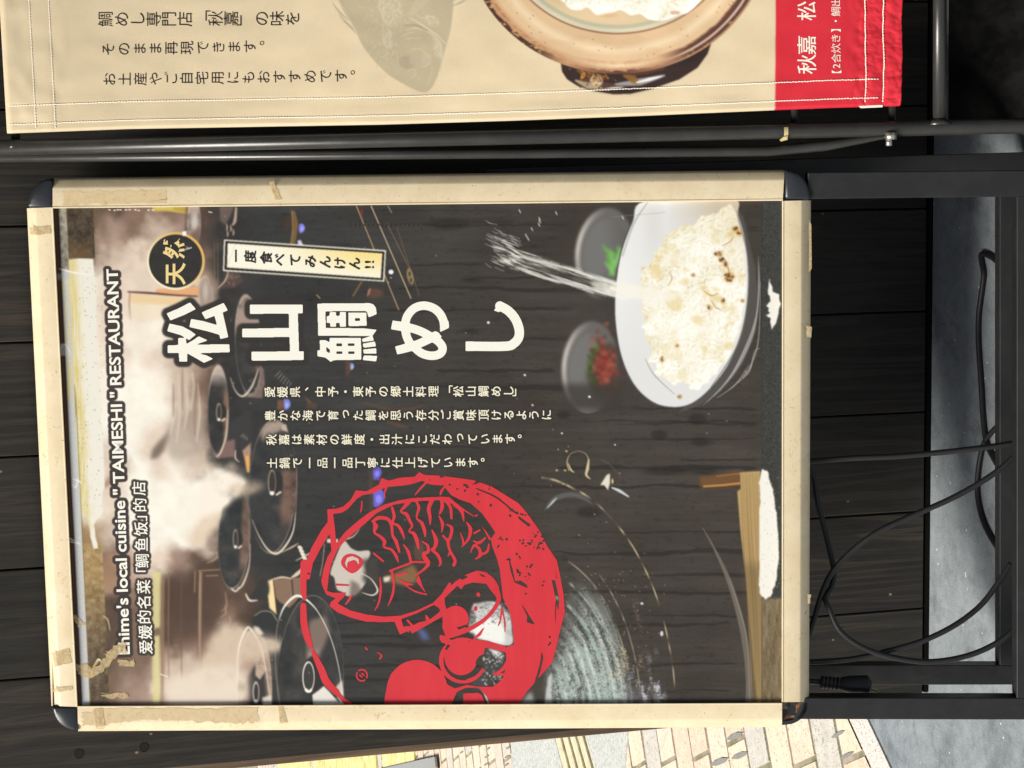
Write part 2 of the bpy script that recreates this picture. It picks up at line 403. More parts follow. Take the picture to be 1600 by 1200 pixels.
for a in [(620, 965, 450, 4, .006), (720, 960, 437, 3), (600, 900, 484, 3.5), (800, 960, 530, 2.5), (680, 870, 579, 5), (640, 960, 606, 5), (1170, 1190, 470, 3),
          (960, 1190, 664, 2), (950, 1190, 685, 3), (870, 1190, 731, 7), (760, 1190, 760, 3), (1060, 1190, 718, 4), (930, 1190, 831, 3), (860, 1190, 863, 5), (1000, 1190, 900, 5),
          (880, 1180, 926, 3), (1000, 1170, 963, 3), (900, 1150, 981, 5, -.03), (1010, 1160, 1040, 4, -.02), (1000, 1150, 1080, 2), (500, 820, 972, 3), (430, 640, 996, 4.5), (410, 820, 1001, 5, .01),
          (440, 760, 1042, 6), (420, 720, 1063, 4, -.01), (440, 720, 1088, 3), (400, 640, 860, 2.5), (385, 520, 880, 3), (340, 520, 938, 3), (330, 470, 815, 2), (520, 760, 700, 2), (860, 1190, 640, 2.5),
          (900, 1190, 660, 2), (560, 800, 330, 2), (560, 900, 352, 3), (1168, 1190, 355, 3), (620, 760, 412, 2)]: crack(*a)
for _ in range(300):
    u, v = rng.uniform(560, 1185), rng.uniform(330, 1095); l = rng.uniform(3, 26)
    cv.stroke([(u, v), (u+l, v+rng.normal(0, .8))], [.4, rng.uniform(.8, 2.6), .4], (46, 43, 40), .8, .4)
for u, v, a, b in [(800, 395, 14, 8), (738, 438, 12, 3), (1030, 680, 12, 8), (1090, 655, 14, 9), (880, 648, 10, 6), (1095, 690, 16, 7), (700, 350, 30, 9), (735, 517, 14, 4), (1040, 735, 34, 7), (1100, 735, 24, 6), (920, 800, 20, 8)]:
    cv.ell(u, v, a, b, (38, 35, 32), 0, 5, .55)
# steam and kitchen behind the pots
Kc = dict(K=(58, 57, 55), B=(88, 71, 60), b=(130, 106, 91), p=(166, 141, 126), s=(203, 184, 167), w=(228, 211, 194), c=(243, 235, 220), C=(249, 245, 233), t=(160, 132, 98), o=(104, 87, 69))
us = [140, 175, 210, 245, 280, 315, 350, 390, 430, 470]; vs = [320, 360, 400, 440, 480, 520, 560, 600, 640, 680, 720, 760, 800, 840, 880, 920, 960, 1000, 1040, 1080, 1112]
rows = ['oBbbbBKKKK', 'opbspBKKKK', 'oswwwbKKKK', 'cwwwwpKKKK', 'cwwccsKKKK', 'cwccwpKKKK', 'cwcwspKKKK', 'cCCcsbKKKK', 'cCCCspKKKK', 'cCCwwpKKKK', 'csCwcsKKKK',
        'cwCCCCsKKK', 'cwCCCCwKKK', 'tsCCCwBKKK', 'tbwwpBKKKK', 'tpbBBBBBKK', 'oBbBBBbBKK', 'oBbBbbspKK', 'oobpssswbK', 'obpwwwwsKK', 'obbpwwwKKK']
G = np.array([[Kc[x] for x in r] for r in rows], np.float32)
wu = (fbm(Hh, Ww, 70, 70, 4)-.5)*46; wv = (fbm(Hh, Ww, 70, 70, 4)-.5)*54
gu = np.interp((UG+wu).ravel(), us, np.arange(len(us))).reshape(Hh, Ww); gv = np.interp((VG+wv).ravel(), vs, np.arange(len(vs))).reshape(Hh, Ww)
ui = np.clip(gu.astype(int), 0, len(us)-2); vi = np.clip(gv.astype(int), 0, len(vs)-2); fu = (gu-ui)[..., None]; fv = (gv-vi)[..., None]
fu = fu*fu*(3-2*fu); fv = fv*fv*(3-2*fv)
st = (G[vi, ui]*(1-fu)+G[vi, ui+1]*fu)*(1-fv)+(G[vi+1, ui]*(1-fu)+G[vi+1, ui+1]*fu)*fv
st += ((fbm(Hh, Ww, 40, 40, 5)-.5)*22)[..., None]
k = np.clip((440-UG-np.zeros_like(VG))/60, 0, 1)[..., None]; cv.a = cv.a*(1-k)+st.astype(np.float32)*k
del wu, wv, gu, gv, ui, vi, fu, fv, st
# kitchen things in the haze
cv.poly([(238, 322), (297, 322), (293, 334), (262, 330), (240, 330)], (196, 176, 92), 1.2); cv.poly([(270, 322), (297, 322), (294, 332), (271, 328)], (176, 150, 70), 1)
cv.poly([(244, 452), (312, 448), (309, 464), (262, 461), (243, 458)], (229, 172, 126), 1.2); cv.poly([(203, 459), (300, 466), (296, 478), (250, 477), (203, 473)], (236, 208, 164), 2)
cv.poly([(203, 473), (262, 477), (250, 500), (204, 498)], (240, 226, 200), 3, .8); cv.bez([(200, 456), (235, 458), (270, 461), (308, 463)], [2, 3.4, 2.6, 2], (92, 62, 54), 1)
cv.bez([(203, 458), (202, 475), (204, 500)], [2.2, 2.4, .6], (170, 140, 120), 1.4, .8); cv.poly([(300, 430), (315, 434), (311, 448), (303, 447)], (226, 205, 182), 2, .9)
cv.poly([(235, 718), (238, 702), (248, 690), (258, 680), (268, 670), (262, 690), (256, 705), (246, 716)], (118, 103, 92), 4, .9); cv.poly([(262, 660), (300, 640), (318, 650), (312, 712), (270, 722), (258, 700)], (176, 162, 148), 8, .7)
for u, a, b in [(278, 585, 690), (290, 600, 670), (300, 580, 640), (268, 620, 680), (309, 600, 690)]:
    cv.bez([(u, a), (u+3, (a+b)/2), (u-2, b)], [2, 5, 2], (224, 210, 194), 3, .6)
for u, a, b in [(271, 600, 650), (285, 575, 640), (304, 610, 680)]: cv.bez([(u, a), (u, b)], [2, 4, 2], (150, 128, 112), 2.5, .6)
cv.poly([(255, 900), (330, 880), (345, 930), (345, 985), (300, 1000), (256, 1000)], (84, 66, 56), 12, .75)
cv.poly([(238, 893), (252, 893), (251, 975), (250, 990), (250, 1100), (239, 1100), (237, 985)], (222, 213, 156), 2.5, .92); cv.poly([(238, 983), (250, 980), (251, 992), (239, 995)], (120, 95, 78), 2, .9)
cv.poly([(252, 900), (257, 900), (256, 1100), (251, 1100)], (150, 124, 98), 1.6, .8)
for u, c, wd in [(264, (140, 110, 88), 2.2), (313, (176, 150, 124), 4), (316, (120, 94, 76), 1.5), (284, (110, 86, 70), 1.4)]: cv.bez([(u, 895), (u-1, 980), (u, 1060)], [wd, wd, .8], c, 1.2, .8)
for a, b, c, d in [(310, 892, 344, 890), (322, 900, 341, 899), (305, 893, 304, 925), (312, 910, 312, 935), (322, 872, 342, 862), (324, 880, 343, 870)]: cv.stroke([(a, b), (c, d)], 1.6, (178, 152, 128), 1, .8)
for a in [(335, 878, 20), (350, 955, 30), (349, 965, 20), (356, 980, 18)]:
    cv.bez([(a[0]-4, a[1]), (a[0]+4, a[1]-8), (a[0]+2, a[1]-a[2])], [1, 3, 1], (190, 165, 140), 1.5, .6)
cv.poly([(160, 868), (205, 858), (212, 890), (196, 930), (165, 925)], (170, 132, 104), 9, .6); cv.poly([(158, 760), (172, 742), (178, 740), (176, 756), (166, 762)], (150, 112, 92), 4, .7)

dk = lambda v: (v, v-1, v-3)
def lid(cx, cy, ru, rv, rot=0, top=None, side=None, rim=(214, 196, 176), fill=(57, 57, 56), rimw=1.1, body=None):
    if body: cv.poly(body[0], body[1], 1.2)
    w, m, q, a, b = cv.mell(cx, cy, ru, rv, rot, .8); cv.put(w, m, fill); t = np.arctan2(b/rv, a/ru)
    if top: cv.put(w, m*np.clip((-b/rv-top[1])/.28, 0, 1), top[0], .95)
    if side: cv.put(w, m*np.clip((a/ru-side[1])/.25, 0, 1)*np.clip((side[3]-np.abs(b/rv-side[2]))/.25, 0, 1), side[0], .9)
    r = np.clip((q-1+rimw*1.6/min(ru, rv))*min(ru, rv)/.8, 0, 1)*m
    cv.put(w, r*(.22+.6*np.clip(np.sin(t*1.0)*np.cos(t-.6)+.25, 0, 1)), rim, .8)
    hz = fbm(m.shape[0], m.shape[1], 40, 40, 4); cv.put(w, m*np.clip((hz-.52)*2.2, 0, 1), (150, 126, 110), .35); cv.put(w, m*np.clip((.46-hz)*3, 0, 1), (34, 33, 32), .5)
def knob(cx, cy, ru, rv, col=(206, 186, 164), wd=1.6, shade=True):
    if shade: cv.ell(cx+ru*1.5, cy+rv*.05, ru*1.3, rv*.95, (52, 51, 50), 0, 1.5); cv.stroke([(cx+ru*1.2, cy+rv*.95), (cx+ru*2.2, cy+rv*.75)], 3, (228, 212, 194), 1.2)
    cv.ell(cx, cy, ru, rv, col, 0, .7); cv.ell(cx+.2, cy, ru-wd*.55, rv-wd*1.2, (60, 56, 53), 0, .7); cv.ell(cx, cy+rv*.83, ru*.6, rv*.16, (250, 244, 232), 0, .8)
# far small lids, upper right of the picture
cv.poly([(292, 322), (312, 322), (318, 360), (316, 400), (300, 396), (290, 360)], (70, 62, 58), 3); lid(303, 348, 11, 38, 0, ((172, 156, 146), -1.2), None, fill=(150, 134, 126)); cv.ell(304, 348, 5, 14, (214, 206, 198), 0, 4, .8)
cv.poly([(296, 366), (314, 352), (316, 400), (298, 396)], (112, 88, 76), 4, .8)
cv.poly([(343, 322), (366, 322), (360, 338), (352, 352), (344, 345)], (106, 90, 86), 2); cv.bez([(369, 325), (367, 345), (363, 352)], [3, 5, 2], (178, 160, 146), 1)
for u, v in [(354, 356), (360, 358), (355, 366), (364, 364)]: cv.bez([(u, v-6), (u+1, v), (u, v+4)], [1, 2.2, .8], (214, 186, 156), .8)
for u in (335, 340): cv.bez([(u, 380), (u+.6, 430), (u, 470)], [.5, 1.4, .4], (140, 116, 92), .7, .8)
lid(322, 463, 10.5, 33, -4, ((170, 154, 143), -1.2), None, fill=(140, 122, 112)); cv.ell(321, 455, 4, 14, (208, 196, 186), 0, 4, .7); cv.poly([(313, 478), (329, 478), (330, 497), (312, 494)], (110, 86, 74), 3, .8)
cv.poly([(352, 424), (372, 424), (380, 440), (366, 450), (352, 450), (340, 452), (350, 440)], (92, 74, 68), 1.5, .9); cv.bez([(357, 424), (352, 438), (340, 451)], [1.2, 2, 1], (226, 206, 186), .8)
for _ in range(14): u, v = rng.uniform(356, 374), rng.uniform(427, 446); cv.stroke([(u, v), (u+rng.normal(0, 2), v+4)], .9, (170, 148, 136), .7, .7)
# wood / yellow bits between pots
cv.poly([(381, 709), (391, 700), (390, 738), (386, 738)], (228, 174, 104), .8); cv.poly([(366, 716), (383, 690), (392, 690), (391, 712), (380, 712)], (172, 140, 126), 2)
cv.poly([(424, 905), (470, 902), (476, 925), (452, 950), (436, 940), (424, 925)], (138, 112, 93), 1.2); cv.poly([(416, 908), (428, 905), (432, 960), (421, 950)], (244, 222, 168), 1.0); cv.stroke([(427, 905), (433, 958)], 1.6, (70, 48, 38)); cv.stroke([(456, 905), (458, 930)], 2, (72, 60, 54))
# pots
lid(388, 540, 21, 80, -3, ((172, 152, 141), .18), ((150, 116, 96), .3, .42, .16), body=([(386, 600), (404, 575), (412, 575), (414, 600), (410, 622), (380, 620)], (124, 104, 99)))
cv.bez([(360, 590), (368, 611), (380, 619), (394, 603), (404, 576)], [.8, 1.4, 2.6, 2.6, 1], (236, 220, 200), .8)
for _ in range(40): u, v = rng.uniform(386, 412), rng.uniform(592, 620); cv.ell(u, v, .8, .8, (190, 168, 158), 0, .8, .5)
for i in range(6): cv.stroke([(430+i*4, 588+i*4), (438+i*3.4, 580+i*3.5)], [.8, 1.8, .8], (214, 196, 180), .7, .8)
lid(341, 643, 16.5, 73, 0, ((196, 180, 168), .52), ((134, 106, 90), .38, .1, .7), body=([(346, 705), (360, 660), (392, 640), (394, 690), (366, 716), (340, 716)], (62, 61, 61)))
cv.poly([(352, 690), (367, 686), (367, 714), (341, 716), (346, 704)], (128, 104, 99), 1.5); cv.bez([(356, 640), (353, 680), (345, 706), (338, 714)], [.8, 1.8, 2.6, 1], (232, 214, 194), .8); knob(342, 644, 4.2, 14)
for i in range(4): cv.stroke([(376+i*3, 682+i*2), (381+i*2, 678+i*2)], [.8, 1.6, .8], (214, 196, 180), .7, .8)
cv.ell(374, 712, 6, 11, (60, 57, 55), 0, .8); cv.bez([(368, 704), (368, 716), (374, 722)], [1.4, 2.2, 1], (226, 206, 188), .7)
lid(366, 840, 25, 81, 3, None, ((134, 108, 94), .30, -.1, .8), fill=(56, 58, 58), rimw=.8); knob(368, 842, 4, 15)
cv.bez([(391, 850), (389, 885), (380, 912), (372, 921)], [.8, 1.6, 2.8, 1.4], (236, 220, 202), .8)
lid(426, 760, 37, 105, 2, ((178, 158, 145), .70), ((126, 99, 86), .25, .12, .55), fill=(58, 59, 59), rimw=.7)
cv.poly([(408, 672), (430, 655), (445, 664), (430, 680), (410, 690)], (182, 163, 150), 3, .8); cv.poly([(440, 664), (447, 663), (450, 675), (440, 672)], (196, 178, 166), 1)
cv.bez([(462, 800), (458, 830), (446, 853), (432, 865), (418, 858), (404, 836), (394, 812)], [.8, 2, 3, 3.6, 2.4, 1.4, .6], (232, 216, 198), .8); cv.bez([(463, 720), (464, 760), (462, 800)], .9, (168, 142, 124), .7); knob(425, 754, 6, 20)
for v0, u0 in [(845, 440), (858, 462)]: cv.bez([(u0, v0+18), (u0+16, v0+10), (u0+26, v0+4)], [1, 3, 1], (196, 172, 152), 1)
for i in range(6): cv.ell(469+i*2.2, 856+i*5.2, 4.6, 3, (236, 226, 212), 40, 1); cv.ell(472+i*2.2, 859+i*5.2, 2, 1.4, (96, 80, 72), 40, .8)
cv.bez([(456, 902), (464, 897), (472, 889), (478, 880)], [2, 6, 4, 1], (222, 204, 182), 1.2); cv.bez([(424, 906), (440, 902), (456, 904)], [1.4, 3, 1.2], (226, 206, 182), 1)
# steam over the middle pots
def puff(pts, col, soft, op=1.):
    w, m = cv.mpoly(spline(pts, 6, True), soft); n = fbm(m.shape[0], m.shape[1], 34, 34, 4); cv.put(w, np.clip(m*(.45+1.1*n), 0, 1), col, op)
puff([(330, 735), (368, 742), (384, 752), (378, 768), (360, 784), (340, 806), (318, 830), (300, 800)], (248, 240, 226), 6)
puff([(360, 758), (400, 752), (412, 762), (390, 772), (366, 775)], (206, 184, 160), 7, .7)
puff([(310, 815), (338, 802), (352, 800), (340, 816), (322, 842), (300, 850)], (226, 206, 182), 7, .8)
# front pots
lid(398, 1078, 27, 97, 0, None, None, fill=(176, 152, 134), rim=(248, 242, 230)); cv.poly([(398, 1040), (412, 1035), (420, 1108), (392, 1108), (386, 1060)], (62, 59, 58), 3)
cv.poly([(400, 1020), (410, 1022), (417, 1045), (406, 1062), (399, 1055)], (190, 170, 152), 1.2); cv.poly([(410, 1090), (424, 1086), (424, 1108), (410, 1108)], (222, 214, 202), 1.5)
for _ in range(60): u, v = rng.normal(407, 4), rng.normal(1035, 6); cv.ell(u, v, .7, .7, (110, 92, 80), 0, .7, .6)
cv.poly([(394, 968), (404, 956), (420, 956), (434, 972), (432, 1000), (412, 996), (396, 985)], (54, 55, 55), 2, sm=4); cv.bez([(398, 962), (410, 955), (424, 957), (433, 970)], 1, (200, 186, 172), .7)
cv.poly([(396, 978), (404, 980), (412, 990), (406, 994), (398, 988)], (226, 216, 204), 1.5); cv.poly([(396, 925), (408, 905), (418, 906), (420, 928), (402, 938), (388, 938)], (58, 58, 57), 1.5, sm=4)
cv.bez([(384, 928), (390, 938), (402, 938)], [2, 3.4, 1.4], (238, 226, 210), .8); cv.bez([(362, 920), (368, 924), (374, 918)], 2.2, (240, 232, 220), .8)
puff([(340, 985), (372, 978), (400, 990), (430, 998), (445, 1010), (425, 1022), (400, 1030), (372, 1042), (345, 1060), (310, 1050)], (216, 196, 174), 9, .9)
puff([(262, 1070), (300, 1050), (340, 1040), (384, 1050), (388, 1085), (360, 1104), (270, 1104)], (234, 220, 202), 9, .9)
cv.bez([(371, 1100), (371, 1060), (371, 1030), (375, 1005), (384, 984), (390, 981), (400, 995), (409, 1015), (416, 1050), (424, 1106)], [.8, 1, 1.4, 2.6, 3.2, 2.6, 1.2, 1, 1.1, 1], (244, 234, 218), .7)
knob(400, 1082, 5, 17, (244, 238, 226), 2.2, False)
lid(485, 1062, 52, 132, 2, None, None, fill=(60, 61, 60), rim=(200, 188, 176), rimw=.6)
cv.poly([(484, 970), (508, 962), (516, 985), (508, 1006), (498, 1028), (480, 1026), (478, 1000)], (132, 115, 106), 4, .95); cv.poly([(480, 1020), (500, 1012), (492, 1030), (480, 1030)], (156, 138, 128), 3, .9)
cv.poly([(488, 1086), (506, 1072), (512, 1078), (530, 1098), (536, 1070), (537, 1108), (490, 1108)], (232, 228, 220), 1.2); cv.poly([(524, 1074), (535, 1062), (537, 1098), (528, 1092)], (206, 198, 190), 1.5)
cv.bez([(436, 968), (443, 950), (455, 936), (466, 931), (480, 938), (496, 955), (512, 985), (524, 1020), (532, 1060), (536, 1106)], [.8, 2.6, 3.8, 4, 2.6, 1.3, 1.1, 1.1, 1, .9], (248, 243, 232), .7)
cv.bez([(430, 1020), (431, 1000), (433, 980), (436, 968)], .9, (186, 168, 150), .7); cv.bez([(430, 1020), (432, 1060), (438, 1106)], .9, (176, 160, 146), .7)
cv.ell(489, 1052, 14, 27, (54, 53, 52), 0, 2); knob(482, 1058, 9.5, 24.5, (248, 244, 234), 2.6, False); cv.ell(482.5, 1057, 7, 21, (66, 65, 62), 0, .8)
cv.poly([(492, 1030), (500, 1030), (506, 1068), (498, 1078), (490, 1082), (494, 1060)], (54, 53, 52), 1.5)
# flames, strings, hanging bits right of the pots
for u, v, c, s in [(447, 632, (128, 140, 226), 1), (588, 739, (104, 98, 206), 1.2), (590, 778, (112, 104, 214), 1.6), (471, 357, (134, 132, 236), .8), (549, 573, (140, 170, 230), .6)]:
    cv.poly([(u-4*s, v-8*s), (u+4*s, v-8*s), (u+7*s, v), (u+3*s, v+7*s), (u-4*s, v+8*s)], c, .8, sm=3); cv.ell(u+1*s, v+1*s, 3*s, 4*s, tuple(min(255, x+50) for x in c), 0, 2, .7)
cv.poly([(465, 376), (470, 375), (475, 386), (466, 388)], (206, 204, 222), 1)
cv.poly([(434, 625), (444, 626), (444, 642), (433, 640)], (120, 84, 70), 1.2); cv.poly([(480, 627), (496, 630), (494, 640), (478, 640)], (86, 68, 58), 2); cv.poly([(475, 618), (484, 626), (488, 630), (482, 630)], (110, 80, 62), 1)
cv.poly([(455, 328), (461, 330), (466, 350), (463, 372), (459, 386), (453, 386), (456, 360)], (122, 94, 62), .9); cv.stroke([(456, 330), (458, 360), (454, 385)], 1, (160, 128, 88)); cv.poly([(440, 340), (455, 340), (455, 358), (442, 358)], (76, 60, 48), 4, .7)
for a, b, c, d, wd, col in [(557, 322, 623, 484, 1.6, (178, 150, 112)), (580, 322, 642, 466, 1.5, (204, 182, 146)), (604, 348, 640, 420, 1.1, (132, 108, 84)), (620, 355, 655, 462, .9, (120, 96, 78)), (606, 322, 612, 332, 1.4, (150, 140, 128))]: cv.stroke([(a, b), (c, d)], wd, col, .6)
cv.ell(641, 432, 5, 13, (142, 124, 88), -12, 1); cv.ell(640, 428, 2, 4, (84, 74, 56), 0, .8); cv.ell(642, 438, 2, 4, (84, 74, 56), 0, .8)
cv.stroke([(565, 440), (552, 462)], 3, (116, 92, 66), .8); cv.stroke([(495, 461), (500, 466)], 1.4, (190, 164, 110)); cv.poly([(575, 460), (580, 450), (596, 452), (600, 462), (586, 466), (572, 464)], (104, 76, 62), 3, .8); cv.poly([(576, 452), (580, 450), (577, 460), (573, 464)], (176, 126, 104), 1)
cv.poly([(562, 326), (567, 328), (567, 340), (564, 338)], (126, 52, 56), 1, .8); cv.stroke([(548, 352), (800, 346)], 3, (52, 48, 44), 1.2, .8)
for u in range(552, 660, 7): cv.stroke([(u, 350), (u, 353)], 1, (104, 92, 78), .7, .8)
for a in [((570, 629), (608, 640), (640, 640), (660, 634)), ((604, 658), (622, 664), (636, 668))]: cv.bez(a, [2, 7, 2], (104, 76, 58), 5, .7)
cv.poly([(540, 560), (548, 562), (548, 582), (540, 590)], (104, 70, 54), 2, .8); cv.poly([(576, 732), (582, 732), (584, 800), (578, 802)], (84, 70, 58), 1.5, .8); cv.poly([(650, 980), (664, 985), (672, 1000), (660, 1000)], (96, 112, 170), 4, .8)
# reflections that show through the emblem
cv.poly([(537, 845), (548, 856), (560, 861), (576, 860), (578, 868), (571, 884), (574, 905), (560, 925), (545, 932), (534, 925), (526, 920), (522, 902), (516, 896), (524, 872)], (206, 196, 186), 1.2, sm=3)
cv.poly([(565, 875), (590, 870), (592, 905), (576, 918), (566, 905), (570, 890)], (70, 66, 62), 4, .9); cv.bez([(565, 896), (580, 905), (590, 922), (582, 930), (566, 926)], [1, 1.4, 2.4, 2, .8], (236, 228, 216), .8); cv.poly([(548, 906), (560, 912), (566, 926), (546, 934)], (112, 100, 92), 3, .8)
cv.poly([(511, 842), (528, 842), (528, 848), (511, 848)], (226, 214, 202), 1); cv.bez([(538, 843), (552, 838), (562, 826)], [3, 2, .8], (198, 172, 150), .8); cv.stroke([(507, 850), (504, 880), (500, 900)], 1.4, (160, 140, 124), .8)
cv.poly([(599, 902), (612, 898), (626, 892), (645, 882), (654, 895), (650, 910), (632, 915), (604, 908)], (150, 112, 72), 3, .8); cv.poly([(599, 902), (610, 900), (608, 908), (600, 910)], (226, 216, 200), 1.4); cv.ell(655, 862, 8, 18, (112, 82, 64), 0, 5, .6)
puff([(738, 948), (750, 942), (768, 940), (782, 945), (796, 962), (800, 985), (800, 1006), (780, 1008), (758, 1001), (742, 990), (733, 985)], (204, 204, 202), 1.5)
cv.poly([(745, 968), (778, 966), (790, 985), (788, 1006), (768, 1003), (745, 998), (738, 985)], (242, 242, 238), 3); cv.poly([(733, 955), (740, 952), (744, 970), (735, 978)], (84, 82, 80), 2, .8)
for _ in range(260): u, v = rng.uniform(740, 798), rng.uniform(942, 975); cv.stroke([(u, v), (u+rng.normal(0, 2.5), v+rng.normal(0, 1.5))], .9, dk(int(rng.choice([70, 110, 160, 245]))), .7, .7)
cv.poly([(758, 1012), (772, 1014), (788, 1020), (790, 1052), (776, 1060), (758, 1074), (740, 1078), (735, 1060), (755, 1045)], (74, 72, 70), 1.5); cv.poly([(762, 1013), (778, 1017), (786, 1022), (784, 1030), (772, 1022)], (226, 226, 222), 1.5)
for _ in range(120): u, v = rng.uniform(752, 788), rng.uniform(1018, 1074); cv.ell(u, v, 1, 1.6, dk(int(rng.choice([50, 150, 210, 235]))), rng.uniform(0, 180), .7, .7)
cv.stroke([(750, 1074), (758, 1082), (764, 1098)], [2, 5, 5], (200, 206, 202), 1)
# iron pot, its bright speckled wall and rims
CX, CY, RU, RV = 830., 1122., 226., 376.
w = cv.win(800, 700, 1200, 1108); U = cv.U[w[1]][None]; V = cv.Vv[w[0]][:, None]; rho = np.hypot((U-CX)/RU, (V-CY)/RV); th = np.arctan2((CY-V)/RV, (U-CX)/RU)
grain = rng.random(rho.shape).astype(np.float32); grain = boxblur(grain, 1)
def pol(cr, ct): 
    G = rng.random((int(2/cr)+4, int(4/ct)+4)).astype(np.float32); a = rho/cr; b = (th+1)/ct; i = np.clip(a.astype(int), 0, G.shape[0]-2); j = np.clip(b.astype(int), 0, G.shape[1]-2); x = a-i; y = b-j
    return (G[i, j]*(1-x)+G[i+1, j]*x)*(1-y)+(G[i, j+1]*(1-x)+G[i+1, j+1]*x)*y
band = np.clip((rho-.12)/.12, 0, 1)*np.clip((.72-rho)/.12, 0, 1)*np.clip((1.15-th)/.5, 0, 1)*np.clip((V-830)/120, 0, 1)
m = np.clip((grain*1.6+pol(.035, .6)*.6+pol(.012, .09)*.5-1.12)*3.0, 0, 1)*band; cv.put(w, band, (92, 102, 98), .38); cv.put(w, m, (204, 218, 212), .95)
rid = (.5+.5*np.sin(rho*118+pol(.4, .5)*3))**2; fine = np.clip((grain*1.4+pol(.018, .05)*.7-.72)*2.6, 0, 1); wet = np.clip(pol(.12, .5)*1.7-.35, 0, 1)
cv.put(w, band*rid*fine*(.35+.65*wet), (206, 216, 212), .8); cv.put(w, band*(1-rid)*.5, (48, 52, 51), .5); cv.put(w, band*np.clip((V-1000)/90, 0, 1)*fine, (186, 206, 200), .35)
b2 = np.clip((rho-.58)/.06, 0, 1)*np.clip((.95-rho)/.05, 0, 1)*np.clip((.36-th)/.2, 0, 1); m = np.clip((grain+pol(.02, .05)*.8-1.02)*9, 0, 1)*b2
cv.put(w, np.clip(m+b2*np.clip((V-1062)/50, 0, 1)*np.clip(pol(.02, .03)*1.3-.1, 0, 1)*.8, 0, 1), (196, 200, 212), .9)
b3 = np.clip((rho-.45)/.1, 0, 1)*np.clip((.9-rho)/.1, 0, 1)*np.clip(1-np.abs(th-.45)/.3, 0, 1); cv.put(w, np.clip((grain+pol(.05, .1)*.5-.92)*9, 0, 1)*b3, (232, 205, 170), .9)
for r0, wd, t0, t1, col, op in [(1.0, .004, 0, 1.5, (186, 170, 140), .9), (.53, .006, -.1, 1.25, (150, 176, 162), .8), (.62, .004, 0, 1.15, (176, 190, 176), .8), (.76, .0035, 0, .9, (156, 150, 132), .8), (.40, .006, 0, .95, (170, 190, 178), .7), (.29, .006, 0, .8, (160, 182, 170), .7), (.70, .003, .0, 1.2, (178, 168, 144), .7)]:
    m = np.clip((wd*1.4-np.abs(rho-r0-(pol(.3, .12)-.5)*.006))/wd/.5, 0, 1)*(th > t0)*(th < t1)*np.clip(pol(.05, .035)*1.7-.25, 0, 1); cv.put(w, m, col, op)
cv.poly([(851, 1098), (856, 1060), (862, 1050), (862, 1108), (850, 1108)], (214, 222, 222), 2, .8); cv.poly([(812, 1100), (830, 1080), (838, 1108), (812, 1108)], (200, 206, 202), 4, .7)
cv.bez([(852, 796), (866, 780), (888, 773), (908, 776), (924, 786)], [2, 7, 8, 7, 2], (112, 118, 120), 3, .55); cv.bez([(855, 794), (864, 784), (870, 778)], [1, 3, 1], (190, 198, 200), 1.5)
cv.bez([(889, 735), (886, 722), (891, 710), (903, 705), (915, 709), (920, 719)], [1.6, 1.8, .8, .6, .9, 1.6], (188, 174, 128), .8); cv.bez([(920, 718), (918, 732), (916, 742), (922, 748)], [2, 5, 3.5, 1.4], (204, 190, 150), 1); cv.bez([(888, 724), (892, 734), (897, 738)], [1, 2.6, 1], (216, 200, 150), .8)
for u, v in [(870, 735), (883, 735), (880, 756), (885, 705)]: cv.ell(u, v, 2, 1.4, (190, 176, 130), 0, 1)
cv.poly([(938, 758), (948, 742), (953, 740), (953, 755), (950, 766), (944, 758)], (226, 220, 204), .8); cv.ell(957, 752, 1.6, 4, (216, 180, 120), 0, .8); cv.bez([(956, 762), (968, 767), (982, 776)], [2, 5, 2], (198, 202, 208), 1)
cv.bez([(940, 718), (955, 728), (970, 746)], [.5, 1, .5], (122, 116, 106), .7, .7); cv.ell(1003, 943, 2.4, 2, (206, 212, 216), 0, .8); cv.ell(1034, 990, 2.5, 4, (206, 212, 216), 0, .8)
cv.bez([(1098, 825), (1115, 855), (1138, 905), (1155, 960), (1165, 1010), (1170, 1060), (1169, 1108)], [1, 3, 7, 9, 9.5, 9.5, 9], (112, 105, 96), 1.2, .95)
cv.bez([(1140, 905), (1158, 960), (1168, 1010), (1172, 1108)], [1, 2, 2, 2], (150, 143, 132), 1, .7)
for _ in range(70): u, v = rng.normal(960, 50), rng.normal(930, 40); cv.ell(u, v, .8, .8, (196, 172, 130), 0, .7, .8)
for _ in range(90): u, v = rng.uniform(330, 1180), rng.uniform(330, 1090); cv.ell(u, v, rng.uniform(.5, 1.2), rng.uniform(.5, 1), (214, 208, 198), 0, .7, .8)
# firewood
cv.poly([(1093, 745), (1120, 742), (1157, 736), (1158, 760), (1130, 762), (1095, 763)], (122, 84, 48), 3, .8); cv.stroke([(1100, 760), (1130, 758), (1156, 755)], 3, (190, 136, 78), 1.2); cv.stroke([(1120, 744), (1156, 740)], 2, (160, 104, 56), 1.2)
cv.poly([(1156, 738), (1188, 736), (1190, 900), (1190, 1108), (1184, 1108), (1174, 1000), (1165, 900), (1157, 830), (1152, 768), (1157, 764)], (186, 158, 106), .8)
for i in range(26):
    x = 1157+i*1.3; cv.bez([(x, 740), (x+4, 830), (x+10, 920), (x+18, 1100)], [.8, rng.uniform(1, 2.4), .8], [(132, 100, 58), (214, 190, 140), (110, 82, 48), (200, 172, 118)][i % 4], .8, .65)
cv.poly([(1160, 880), (1192, 880), (1192, 1108), (1182, 1108)], (96, 80, 56), 10, .45)
